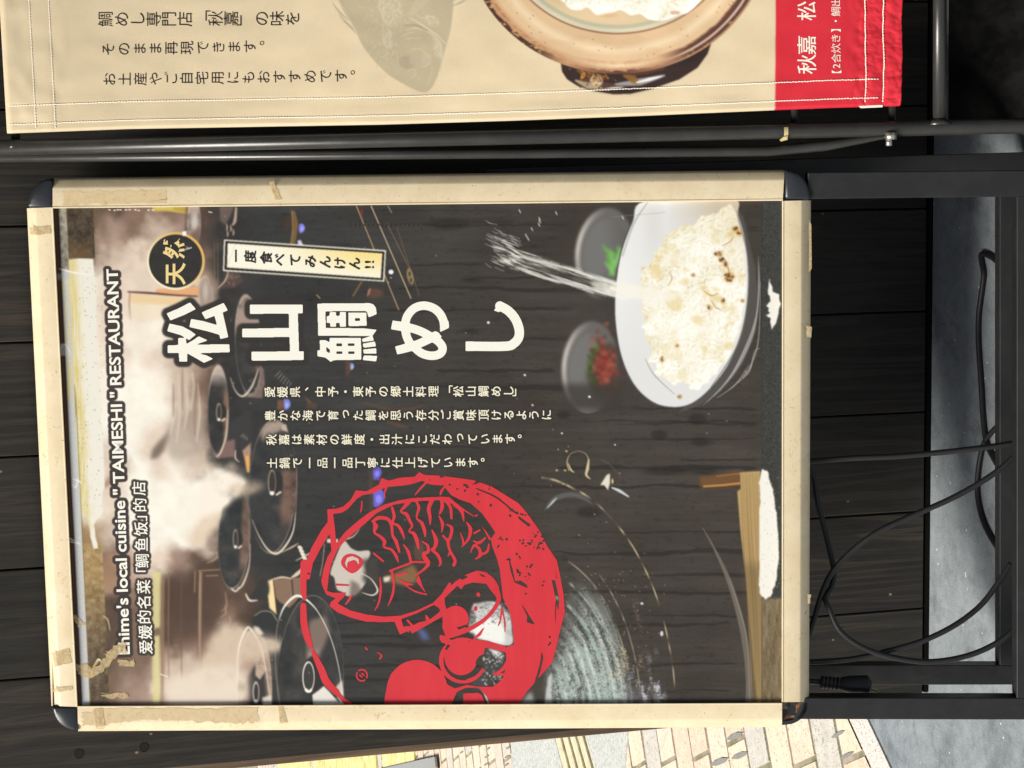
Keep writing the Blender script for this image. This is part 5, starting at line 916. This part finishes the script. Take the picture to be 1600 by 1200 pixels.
M_MAT = mat('grey_rubber', rough=.7, spec=.3); q = NB(M_MAT); w_ = q.n('TexWave', bands_direction='X'); w_.inputs['Scale'].default_value = 26; q.l(q.coord((1, 1, 1), (0, 0, R(20))), w_.inputs['Vector']); q.base(q.mix(w_.outputs['Fac'], lin((120, 124, 124)), lin((182, 184, 182)))); q.bump(w_.outputs['Fac'], .5, .004)
mt_ = tag(px_slab('rubber_mat', [(598, 1201), (674, 1184), (679, 1183), (676, 1260), (590, 1280)], M_MAT, .0125, .006, .001), 'grey ribbed rubber mat lying in the street by the yellow blocks', 'mat')
mb_ = px_slab('mat_border', [(679.5, 1183), (688, 1181.5), (690, 1198), (686, 1260), (676.5, 1260)], mat('mat_edge', tuple(lin((150, 152, 149))), .7, .3), .0125, .008, .001); mb_.parent = mt_; mb_.matrix_parent_inverse = mt_.matrix_world.inverted()

# ------------------------------------------------------------------ board wall
M_WOOD = m_wood(); XW = lambda u, v: WALL.at(u, v)[0]
seams = [XW(45, v) for v in (1060, 888.5, 712.5, 534.5, 353)]; bw = (seams[-1]-seams[0])/4
while seams[-1] < 1.9: seams.append(seams[-1]+bw)
xl = (XW(440, 1186)+XW(740, 1157))/2; zb = WALL.at(1445, 700)[2]; TOP = 3.3
wall = thing('board_wall', 'dark stained vertical board wall behind the poster stand, with seams and knots', 'wall', (.4, .02, 0))
bm = bmesh.new(); bl = bm.verts.layers.float_color.new('board'); xs = [xl]+seams
for i, (a, b) in enumerate(zip(xs, xs[1:])):
    b2 = bmesh.new(); dy = rng.uniform(0, .0015) if i else 0; add_prism(b2, [(a+.0009, dy, zb), (b-.0009, dy, zb), (b-.0009, dy, TOP), (a+.0009, dy, TOP)], (0, -1, 0), .012, .0012, 1)
    me = bpy.data.meshes.new('t'); b2.to_mesh(me); b2.free(); n0 = len(bm.verts); bm.from_mesh(me); bm.verts.ensure_lookup_table(); t = rng.random(3); bpy.data.meshes.remove(me)
    bl = bm.verts.layers.float_color['board']
    for v in bm.verts[n0:]: v[bl] = (*t, 1)
obj('boards', bm, M_WOOD, wall)
bm = bmesh.new(); bm.verts.layers.float_color.new('board')
for k in range(11): y0_ = -1.64+k*.148; add_prism(bm, [(.62, y0_+.001, zb), (.62, y0_+.147, zb), (.62, y0_+.147, TOP), (.62, y0_+.001, TOP)], (-1, 0, 0), .05, .001, 1)
obj('side_light_blocker', bm, M_WOOD, wall)  # unseen side boards, added to block light from the right
bm = bmesh.new(); add_prism(bm, [(xl, -3.6, TOP+.02), (2.0, -3.6, TOP+.02), (2.0, .16, TOP+.02), (xl, .16, TOP+.02)], (0, 0, -1), -.06, .002); obj('sky_light_blocker', bm, M_WOOD, wall)  # unseen roof, added to keep sky light off the floor
bm = bmesh.new(); add_prism(bm, [(xl+.01, .016, 0), (2.0, .016, 0), (2.0, .016, TOP), (xl+.01, .016, TOP)], (0, -1, 0), .10, 0); obj('backing', bm, mat('dark_backing', (.012, .011, .01), .8, .2), wall)
bm = bmesh.new(); add_prism(bm, [(xl+.01, .0015, .0005), (2.0, .0015, .0005), (2.0, .0015, .0075), (xl+.01, .0015, .0075)], (0, -1, 0), .012, 0); obj('gap_shade_strip', bm, mat('gap_shade_black', (.006, .006, .005), .95, .1), wall)  # black strip that paints in the shade of the gap under the boards
bm = bmesh.new(); xe = Plane((0, .015, 0), (0, -1, 0)).at(740, 1166)[0]; add_prism(bm, [(xe, .015, .02), (xl+.004, .015, .02), (xl+.004, .015, TOP), (xe, .015, TOP)], (0, -1, 0), .06, .001)
M_TRIM = mat('brown_trim', rough=.6, spec=.3); q = NB(M_TRIM); q.base(q.ramp(q.noise(q.coord((1, 1, .05)), 120, 4, .6), [(.3, lin((84, 68, 54))), (.7, lin((134, 112, 90)))])); obj('edge_trim', bm, M_TRIM, wall)
for u, v in [(123, 1177.5), (225, 1167.5)]:
    p = WALL.at(u, v); bm = bmesh.new(); add_tube(bm, [p+np.array([0, -.00025, 0]), p+np.array([0, .004, 0])], .0052, 20); obj('peg', bm, mat('peg', (.011, .010, .009), .7, .3), wall)
    bm = bmesh.new(); pr = [p+np.array([math.cos(t)*.0060, .0007, math.sin(t)*.0058]) for t in np.linspace(0, 2*math.pi, 25)]; add_tube(bm, pr, .0011, 6, False); obj('peg_ring', bm, mat('peg_ring', (.009, .008, .007), .7, .3), wall)

# ------------------------------------------------------------------ cloth banner and its tube stand
BAN = Plane((0, -.285, .36), (0, -math.cos(R(14)), math.sin(R(14))))
vE = lambda u: np.interp(u, [0, 12, 200, 400, 600, 800, 1000, 1200, 1300, 1408, 1500], [208, 207.5, 200.5, 197, 193.5, 187.5, 180, 171.5, 167.5, 164.5, 162])
cv = bc = Canvas(-10, -420, 1420, 214, 2, (224, 206, 172)); Hb, Wb = bc.h, bc.w; UB = bc.U[None]; VB = bc.Vv[:, None]
bc.a += ((fbm(Hb, Wb, 90, 120, 4)-.5)*16)[..., None]; weave = ((np.arange(Wb) % 3 == 0)[None]*1.+(np.arange(Hb) % 3 == 0)[:, None])*3.; bc.a -= weave[..., None].astype(np.float32); bc.a += ((rng.random((Hb, Wb)).astype(np.float32)-.5)*12)[..., None]
# grey printed fish
FI = [(498, -140), (506, -60), (520, -20), (536, 15), (552, 40), (566, 70), (585, 95), (606, 116), (632, 132), (655, 143), (668, 143), (678, 132), (688, 105), (696, 75), (703, 50), (707, 20), (709, -20), (712, -140)]
w, m = bc.mpoly(spline(FI, 4, True), .8); nz = fbm(m.shape[0], m.shape[1], 18, 18, 4); bc.put(w, m, (184, 171, 141), .92); bc.put(w, m*np.clip((nz-.5)*4, 0, 1), (190, 178, 150), .6)
for a in [[(520, 5), (530, 18), (545, 32)], [(530, 22), (540, 34), (552, 44)], [(538, 34), (548, 42), (556, 52)], [(526, -10), (540, 10), (556, 34)], [(705, 10), (720, 4), (735, -6)], [(706, 2), (716, -4), (730, -14)]]: bc.bez(a, [1, 3, 1], (182, 170, 142), .8)
for a in [[(595, -10), (592, 10), (600, 30), (598, 45)], [(602, 44), (612, 50), (604, 58), (598, 66)], [(630, 30), (642, 40), (658, 44), (672, 52), (684, 62), (698, 68)], [(626, 58), (640, 52), (652, 50)], [(672, 48), (684, 60), (690, 74), (688, 95)], [(628, 64), (640, 60), (660, 60)], [(640, 80), (650, 76), (662, 80), (672, 92)], [(606, 70), (614, 78), (612, 88)], [(636, 112), (646, 108), (650, 116), (642, 122)], [(652, 98), (662, 104), (674, 98)], [(676, 104), (672, 120), (668, 134)], [(690, 80), (688, 96), (690, 100)], [(646, 20), (660, 28), (676, 26), (684, 34)], [(620, 98), (628, 94), (632, 102)]]: bc.bez(a, [.8, rng.uniform(1.2, 2.6), .8], (206, 194, 164), .9, .8)
for _ in range(420):
    v = rng.uniform(-40, 120); u = rng.uniform(540+v*.45, 700-v*.12); t_ = rng.uniform(0, 1)
    bc.stroke([(u, v), (u+rng.normal(0, .8), v+rng.uniform(1.5, 4))], .9, (196, 185, 157) if t_ > .5 else (166, 154, 128), .7, .45)
for _ in range(160): u, v = rng.normal(602, 14), rng.uniform(-20, 90); bc.stroke([(u, v), (u+rng.normal(0, 3), v+rng.uniform(2, 6))], 1, (208, 196, 166), .8, .6)
for p_ in ([(593, -6), (622, -8), (629, 22), (614, 40), (597, 30)], [(664, 24), (680, 26), (686, 38), (672, 40)], [(598, 46), (612, 52), (612, 76), (600, 70)], [(676, 60), (690, 70), (688, 92), (680, 84)]):
    w, m = bc.mpoly(spline(p_, 5, True), 2); bc.put(w, m*np.clip(fbm(m.shape[0], m.shape[1], 5, 5, 3)*2.2-.6, 0, 1), (206, 196, 168), .9)
bc.bez([(640, 28), (655, 36), (670, 46), (684, 56), (697, 69)], [1, 2, 2.4, 2, 1], (210, 200, 172), .8); bc.bez([(634, 48), (652, 44), (672, 52), (686, 68), (691, 92), (688, 112)], [1, 2.2, 2.4, 2.4, 2, 1], (204, 194, 166), .8); bc.bez([(632, 40), (650, 40), (668, 48)], [2, 4, 2], (160, 148, 122), 1.2, .7)
bc.ell(636, 98, 13, 10, (166, 154, 128), 10, 2, .6); bc.ell(651, 95, 12, 9, (188, 176, 148), 20, 1.2, .8); bc.ell(666, 92, 8, 10, (198, 186, 158), 10, 2, .6); bc.bez([(690, -40), (660, 0), (640, 24)], [14, 20, 4], (200, 188, 158), 4, .5)
# clay pot of rice
PC = (964., -100.)
w, m, q_, a, b = bc.mell(1036, 82, 78, 62, -18, 1); bc.poly([(876, 98), (878, 112), (886, 124), (902, 134), (925, 142), (958, 147.5), (985, 147), (1020, 139), (1062, 124), (1090, 106), (1106, 84), (1114, 60), (1080, 60), (900, 88)], (52, 37, 35), .8)
for a_ in [([(902, 110), (925, 118), (950, 122)], 14, (120, 78, 38)), ([(912, 124), (940, 134), (980, 137)], 14, (92, 62, 56)), ([(980, 118), (1010, 112), (1050, 104)], 8, (90, 54, 38)), ([(962, 132), (1000, 128), (1038, 118)], 11, (168, 162, 160)), ([(900, 126), (920, 134), (940, 138)], 10, (188, 166, 132)), ([(975, 118), (990, 124), (996, 130)], 12, (142, 98, 44)), ([(1040, 108), (1080, 88), (1100, 70)], 20, (44, 34, 32))]: bc.bez(a_[0], [3, a_[1], 3], a_[2], 3, .9)
bc.bez([(995, 129), (1015, 124), (1035, 119)], [2, 5, 1], (236, 234, 230), 1.4); bc.ell(932, 126, 10, 9, (202, 182, 146), 30, 3); bc.ell(911, 118, 3, 8, (190, 128, 58), 20, 1.5); bc.bez([(940, 140), (958, 138), (974, 136)], [1, 4, 1], (206, 206, 208), 1.4)
for _ in range(120): u, v = rng.normal(935, 16), rng.normal(116, 9); bc.ell(u, v, rng.uniform(.8, 2), rng.uniform(.8, 1.6), [(60, 36, 26), (168, 112, 56), (96, 60, 34)][int(rng.integers(3))], 0, 1, .8)
w, m, q_, a, b = bc.mell(PC[0], PC[1], 236, 215, 0, 1.2); ang = np.arctan2(b, a); nz = fbm(m.shape[0], m.shape[1], 30, 60, 4); n5 = fbm(m.shape[0], m.shape[1], 6, 14, 3)
cl = lambda x: np.clip(x, 0, 1)
bc.put(w, m, (196, 150, 112)); bc.put(w, m*cl((.955-q_)/.05), (222, 190, 150)); bc.put(w, m*cl(1-np.abs(q_-.83)/.05), (238, 216, 180), .9); bc.put(w, m*cl((nz-.5)*3), (206, 166, 128), .35)
lf, rt, mid = cl((ang-1.95)/.25), cl((1.25-ang)/.25), cl(1-np.abs(ang-1.55)/.45)
bc.put(w, m*lf*cl((q_-.962+(nz-.5)*.05)/.012), (70, 44, 35), .95); bc.put(w, m*lf*cl((q_-.93)/.02)*cl((.965-q_)/.02)*cl((n5-.4)*4), (168, 104, 60), .8); bc.put(w, m*lf*cl((n5-.58)*8)*cl((q_-.95)/.02), (214, 178, 120), .9)
bc.put(w, m*rt*cl((q_-.905+(nz-.5)*.03)/.02), (92, 54, 44), .95); bc.put(w, m*rt*cl(1-np.abs(q_-.958)/.012), (240, 228, 210), .9); bc.put(w, m*rt*cl((q_-.985)/.008), (196, 160, 120), .8); bc.put(w, m*rt*cl((n5-.6)*6)*cl((q_-.96)/.01), (200, 156, 100), .8)
bc.put(w, m*mid*cl(1-np.abs(q_-.945-(n5-.5)*.02)/.022), (240, 218, 184), .95); bc.put(w, m*mid*cl((q_-.972+(n5-.5)*.03)/.012), (84, 52, 40), .9); bc.put(w, m*mid*cl((q_-.90)/.02)*cl((.925-q_)/.02)*cl((n5-.42)*5), (150, 96, 62), .6)
for _ in range(28): t_ = rng.uniform(.5, 2.7); r_ = rng.uniform(.76, .92); bc.ell(PC[0]+236*r_*math.cos(t_), PC[1]+215*r_*math.sin(t_), .9, .9, (120, 76, 48), 0, .8, .7)
w, m, q_, a, b = bc.mell(PC[0], PC[1]+2, 180, 152, 0, 1.2); bc.put(w, m, (160, 118, 86)); w, m, q_, a, b = bc.mell(PC[0], PC[1]+1, 178, 150, 0, 1.2); bc.put(w, m, (214, 206, 180)); bc.put(w, m*np.clip((.97-q_)/.02, 0, 1), (188, 184, 156)); bc.put(w, m*np.clip((.93-q_)/.02, 0, 1), (222, 198, 160)); bc.put(w, m*np.clip((.9-q_)/.06, 0, 1)*np.clip((880-bc.U[w[1]][None])/40, 0, 1), (186, 168, 104), .8)
rice(bc, [(855, -200), (860, -60), (868, -10), (880, 4), (890, 14), (905, 16), (918, 12), (930, 22), (940, 24), (955, 20), (970, 16), (985, 24), (1000, 22), (1012, 30), (1030, 33), (1045, 30), (1060, 24), (1075, 20), (1090, 6), (1098, -10), (1104, -60), (1100, -200)], 1500, 9)
bc.ell(1055, 20, 8, 3, (206, 140, 96), 0, 2, .6); bc.ell(950, 24, 14, 4, (214, 170, 120), 0, 3, .6)
# red foot of the banner
bc.poly([(1212, -420), (1422, -420), (1422, 216), (1211, 216)], (208, 42, 57), .6); k = np.clip((UB-1214)/4, 0, 1)*(fbm(Hb, Wb, 60, 60, 3)-.5)*14; bc.a += k[..., None]*np.array([1, .6, .6], np.float32)
fx_ = np.clip((UB-1212)/1, 0, 1)*((rng.random((Hb, Wb)).astype(np.float32)-.5)*6); bc.a += fx_[..., None]
gu_, gv2 = np.meshgrid(np.linspace(0, 1, 900), np.linspace(0, 1, 396)); vv_ = -420+gv2*(vE(1408*gu_)+420); uu_ = 12*(vv_/207.)*(1-gu_)+gu_*(1410-vv_*.015); vv_ = -420+gv2*(vE(uu_)+420); bgrid = (uu_, vv_)
wr = (fbm(396, 900, 60, 130, 3)-.5)*.0055; hem = np.clip((gu_-.945)/.01, 0, 1)*(fbm(396, 900, 9, 14, 3)-.5)*.0042+np.clip((gu_-.93)/.02, 0, 1)*(fbm(396, 900, 16, 8, 2)-.5)*.0016
hem2 = np.clip((vv_-(vE(uu_)-46))/4, 0, 1)*(fbm(396, 900, 16, 90, 2)-.5)*.0012+np.clip((.075-gu_)/.02, 0, 1)*(fbm(396, 900, 30, 22, 2)-.5)*.0034
sew = -sum(np.exp(-((vE(uu_)-vv_-d)/2.2)**2) for d in (13, 42))*.00015-sum(np.exp(-((uu_-c_-vv_*.055)/2.2)**2) for c_ in (45.5, 76))*.0002-sum(np.exp(-((uu_-c_)/2.2)**2) for c_ in (1351.5, 1379.5))*.0006
rim = .0016*np.clip(1-(vE(uu_)-vv_)/3, 0, 1)
HB = wr*.8+hem+hem2+sew-rim*1.6-.003*np.clip(1-gu_/.006, 0, 1)**2
def ban_pts(u, v, extra=0.0):
    d = MW @ np.stack([(u-800.)/F, (v-600.)/F, np.ones_like(u)]); t = (BAN.n @ (BAN.p-CAM))/(BAN.n @ d); return (CAM[:, None]+d*t).T
def grid_pts(u, v): p = ban_pts(u, v); p[:, 1] -= HB.ravel()*1.0; return p
def ban_on(u, v):
    p = ban_pts(u, v); i = np.clip(np.round((u-12*(v/207.))/(1410-12)*899).astype(int), 0, 899); j = np.clip(np.round((v+420)/(vE(u)+420)*395).astype(int), 0, 395); p[:, 1] -= HB[j, i]+.0016; return p
M_CLOTH = m_attr('banner_cloth', .62, .3, .25); M_TXT = mat('black_cloth_ink', tuple(lin((40, 34, 30))), .7, .2); M_WTXT = mat('white_cloth_ink', tuple(lin((246, 238, 226))), .6, .2); M_THREAD = mat('white_thread', tuple(lin((252, 244, 228))), .7, .2)
c0 = BAN.at(700, 207)
ban = thing('cloth_banner', 'beige cloth banner with clay rice pot picture and red foot, on black tube stand', 'banner', tuple(c0))
cloth = obj('cloth', print_mesh('cloth', bc, 1.6, grid_pts, bgrid), M_CLOTH, ban); md = cloth.modifiers.new('thickness', 'SOLIDIFY'); md.thickness = .0012; md.offset = 1
T = vcolumn('鯛めし専門店', 165, 30, 0, 24.5, 0, -.004, [165, 190, 215, 240, 264, 289])+vcolumn('「秋嘉」の味を', 318, 29, 0, 24.5, 0, -.004, [317, 337, 361, 381, 409, 433, 457])
T += vcolumn('そのまま再現できます。', 169, 77, 24.6, 21.5, -.018, -.004)+vcolumn('お土産やご自宅用にもおすすめです。', 171, 124, 24.1, 21.5, -.014, -.004)
obj('lettering', letters_mesh(T, ban_on), M_TXT, cloth)
T = []
for ch, v in [('秋', 100.5), ('嘉', 70.5), ('松', 17)]: V, Fc = glyphs(ch, .004); g = (V-_cc)/_em*31; T.append((np.stack([1260-g[:, 1]-(v-60)*.0, v-g[:, 0]], 1), Fc))
for ch, v in [('【', 112), ('2', 103.5), ('合', 91), ('炊', 75.5), ('き', 60), ('】', 48), ('・', 33), ('鯛', 18), ('出', 3)]:
    V, Fc = glyphs(ch, .0); g = (V-(_cc if ch not in '2【】' else (V.max(0)+V.min(0))/2))/_em*15.5; T.append((np.stack([1305.5-g[:, 1], v-g[:, 0]], 1), Fc))
obj('white_lettering', letters_mesh(T, ban_on), M_WTXT, cloth)
bm = bmesh.new()
def stitch(pts):
    d = np.array(spline(pts, 30)); L = np.concatenate([[0], np.cumsum(np.hypot(*np.diff(d, axis=0).T))]); s = 0
    while s < L[-1]-4:
        e = s+3.6; a = np.array([np.interp(s, L, d[:, 0]), np.interp(s, L, d[:, 1])+rng.normal(0, .25)]); b = np.array([np.interp(e, L, d[:, 0]), np.interp(e, L, d[:, 1])+rng.normal(0, .25)])
        A, B = ban_on(np.array([a[0], b[0]]), np.array([a[1], b[1]])); mid = (A+B)/2+np.array([0, -.0002, 0]); add_tube(bm, [A+np.array([0, .0009, 0]), mid, B+np.array([0, .0009, 0])], .0007, 5, False); s = e+.9
for d in (13, 42): stitch([(u, vE(u)-d) for u in range(14, 1405, 40)])
for c_ in (45.5, 76): stitch([(c_+v*.055, v) for v in (-60, 0, 60, 120, 170, vE(60)-2)])
for c_ in (1351.5, 1379.5): stitch([(c_, v) for v in (-60, 0, 60, 120, vE(1370)-3)])
obj('stitching', bm, M_THREAD, cloth)
obj('care_tag', slab([(1342, 165.5), (1379, 164), (1379, 167.5), (1345, 169)], BAN.off(.001), .001, 0, 0), M_WTXT, ban)
M_TUBE = m_black('black_painted_tube', (.028, .0276, .0265), .30, .35); BP = lambda u, v, dy=.0: np.array(BAN.off(-dy).at(u, v))
foot = BP(1600, 196.5, .004); head = BP(-150, 234, .004); tt = foot[2]/(head[2]-foot[2]); foot0 = foot-(head-foot)*tt
bst = thing('tube_stand', 'black steel tube stand holding the cloth banner, with silver bolt and yellowed tape', 'stand', (foot0[0], foot0[1], 0))
bm = bmesh.new(); add_tube(bm, [foot0, foot, BP(800, 214, .004), head], .0089, 24); obj('pole', bm, M_TUBE, bst)
bm = bmesh.new(); add_tube(bm, [BP(1468, 190, .004), BP(1469, -200, .004)], .0077, 20); obj('crossbar', bm, M_TUBE, bst)
for u, r in [(24, .0055), (1241, .0042), (1394, .0042)]:
    bm = bmesh.new(); add_tube(bm, [BP(u, float(vE(u))+22 if u < 100 else 196, .014), BP(u, -160, .014)], r, 14); obj('banner_rod', bm, M_TUBE, bst)
for u, v, r in [(1467, 186, .0112), (24, 222, .0075), (1394, 189, .006)]:
    p = BP(u, v, .004); x = BP(u, v+9, .004); bm = bmesh.new(); add_tube(bm, [x, p], [r*1.35, r*.8], 14); obj('weld', bm, M_TUBE, bst)
bm = bmesh.new(); sp_pts = [BP(1398, 212, .0), BP(1372, 215, .002), BP(1345, 219, .006), BP(1290, 228, .012), BP(1200, 236, .016), BP(800, 240, .016), BP(-120, 247, .016)]; add_tube(bm, sp_pts, [.003, .003, .0045, .006, .0062, .0058, .0058], 14); obj('strut', bm, M_TUBE, bst)
M_ZINC = mat('zinc', (.55, .53, .5), .35, .5, .9)
bm = bmesh.new(); add_tube(bm, [BP(1392, 207, -.004), BP(1392, 218, -.004)], .0066, 6); obj('nut', bm, M_ZINC, bst)
bm = bmesh.new(); add_tube(bm, [BP(1389, 217, -.004), BP(1389, 228, -.004)], .0036, 12); obj('bolt', bm, M_ZINC, bst)
bm = bmesh.new(); p = BP(1226.5, 206, .004); ax = (head-foot)/np.linalg.norm(head-foot); add_tube(bm, [p-ax*.0024, p+ax*.0024], .0094, 24, False); 
add_prism(bm, [BP(1224, 214, -.006), BP(1231, 213, -.006), BP(1228, 219, -.004), BP(1221, 221, -.004), BP(1218, 219, -.004)], (0, -1, 0), .0006, 0); obj('tape_band', bm, mat('masking_tape', tuple(lin((196, 180, 130))), .6, .3), bst)
bm = bmesh.new(); add_tube(bm, [foot0+np.array([0, -.2, .01]), foot0+np.array([0, .12, .01])], .009, 16); obj('foot', bm, M_TUBE, bst)

M_SHADE_BOARD = mat('shade_board_black', rough=.6, spec=.25); q = NB(M_SHADE_BOARD); c = q.coord(); a_ = q.noise(q.coord((1, .45, 1)), 26, 6, .7); b_ = q.noise(c, 240, 3, .6)  # dark board added over the floor, its black stands in for deep shade
cc = q.mix(q.ramp(a_, [(.42, 0), (.72, 1)]), (.0045, .0047, .005), (.028, .0275, .026)); cc = q.mix(q.ramp(b_, [(.68, 0), (.76, .35)]), cc, (.14, .13, .11)); q.base(cc)
bm = bmesh.new(); fb = lambda u, v: Plane((0, 0, .012), (0, 0, 1)).at(u, v); add_prism(bm, [fb(1483, -260), fb(1481, 188), fb(1760, 184), fb(1760, -260)], (0, 0, 1), .0115, .0015)
tag(obj('shade_board', bm, M_SHADE_BOARD), 'dusty black board added to darken the shaded floor beside the crossbar of the tube stand', 'board')

# ------------------------------------------------------------------ power cords under the poster frame
M_CORD = mat('black_cord_sheath', (.014, .0143, .015), .5, .4); MID = SIGN.off(-.036)
RUNS = []
def cord(name, runs, label): RUNS.extend(runs)
mp = lambda *ps: [MID.at(u, v, h) for u, v, h in ps]
def fl(u, v, z=.004): return Plane((0, 0, z), (0, 0, 1)).at(u, v)
cord('power_cord', [mp((1225, 723, 0), (1266, 721, 0), (1330, 716, 0), (1400, 713, 0), (1470, 707, 0), (1540, 699, 0), (1600, 690, 0), (1640, 684, 0))], 'straight black cord crossing from under the poster frame to the foot bar')
cord('power_cord', [mp((1225, 1075, -.006), (1265, 987, -.006), (1285, 925, -.006), (1302, 892, -.004), (1330, 862, -.002), (1370, 832, 0), (1420, 808, 0), (1480, 782, 0), (1530, 755, 0), (1570, 727, 0), (1600, 695, 0), (1625, 660, 0))], 'black cord sweeping in a wide curve over the board seam to the foot bar')
cord('power_cord', [mp((1225, 700, -.03), (1268, 740, -.03), (1277, 782, -.03), (1288, 825, -.03), (1296, 858, -.026), (1303, 892, -.018), (1300, 915, -.012), (1290, 935, -.004), (1296, 952, .002), (1312, 985, .003), (1345, 1010, .003), (1390, 1026, .003), (1450, 1034, .003), (1510, 1025, .003), (1560, 1003, .003), (1600, 970, .002), (1640, 930, 0))], 'black cord hanging in a loose loop over the rear leg')
cord('power_cord', [mp((1225, 1036, -.004), (1268, 1034.5, -.004), (1330, 1030, -.004), (1385, 1018, -.004), (1440, 1002, -.004), (1490, 978, -.006), (1530, 948, -.012), (1556, 916, -.016), (1580, 880, -.02))], 'black cord rising from beside the plug to the rear bar')
cord('power_cord', [[fl(1610, 470), fl(1588, 438), fl(1566, 416), fl(1548, 401), fl(1534, 397), fl(1534, 410), fl(1537, 428), fl(1534, 455), fl(1529, 495), fl(1529, 540), fl(1533, 600), fl(1536, 650), fl(1541, 690), fl(1552, 715), fl(1566, 738), fl(1590, 765)]], 'black cord with a sharp bend lying on the concrete floor')
cord('power_cord', [[fl(1610, 640), fl(1575, 655), fl(1553, 672), fl(1538, 692), fl(1530, 725), fl(1527, 765), fl(1532, 800), fl(1543, 830), fl(1560, 857), fl(1590, 890)]], 'black cord loop lying on the floor behind the rear bar')
CB = thing('power_cable', 'black rubber power cable hanging in loops below the poster frame, its plug loose', 'cable', tuple(MID.at(1320, 1030)))
bm = bmesh.new()
for pts in RUNS: add_tube(bm, spline([np.array(p) for p in pts], 8), .0035, 12)
add_tube(bm, spline(mp((1225, 1062, 0), (1260, 1064, 0), (1285, 1066, 0)), 6), .0034, 12); obj('cord', bm, M_CORD, CB)
M_PLUG = mat('black_plug_rubber', (.013, .0135, .015), .45, .4)
bm = bmesh.new(); add_tube(bm, mp((1308, 1068, .001), (1316, 1068.5, .001), (1328, 1069.5, .001), (1344, 1069.5, .001), (1352, 1070, .001), (1356, 1070, .001), (1360, 1070, .001)), [.006, .0085, .0108, .0112, .0118, .0118, .009], 20); PL = obj('plug', bm, M_PLUG, CB)
bm = bmesh.new()
for k in range(5): add_tube(bm, mp((1283+k*6, 1065.5+k*.6, .001), (1287.5+k*6, 1066+k*.6, .001)), .0078-.0003*(k % 2), 16)
add_tube(bm, mp((1282, 1065.5, .001), (1314, 1068.5, .001)), .0066, 16); obj('ribbed_neck', bm, M_PLUG, PL)
M_BRASS = mat('brass_pin', (.55, .45, .28), .3, .5, .9)
for dz in (0, -.012): obj('pin', slab([(1358, 1073), (1374, 1080), (1372, 1083), (1357, 1079)], MID, .0015, dz-.002, .0003), M_BRASS, PL)
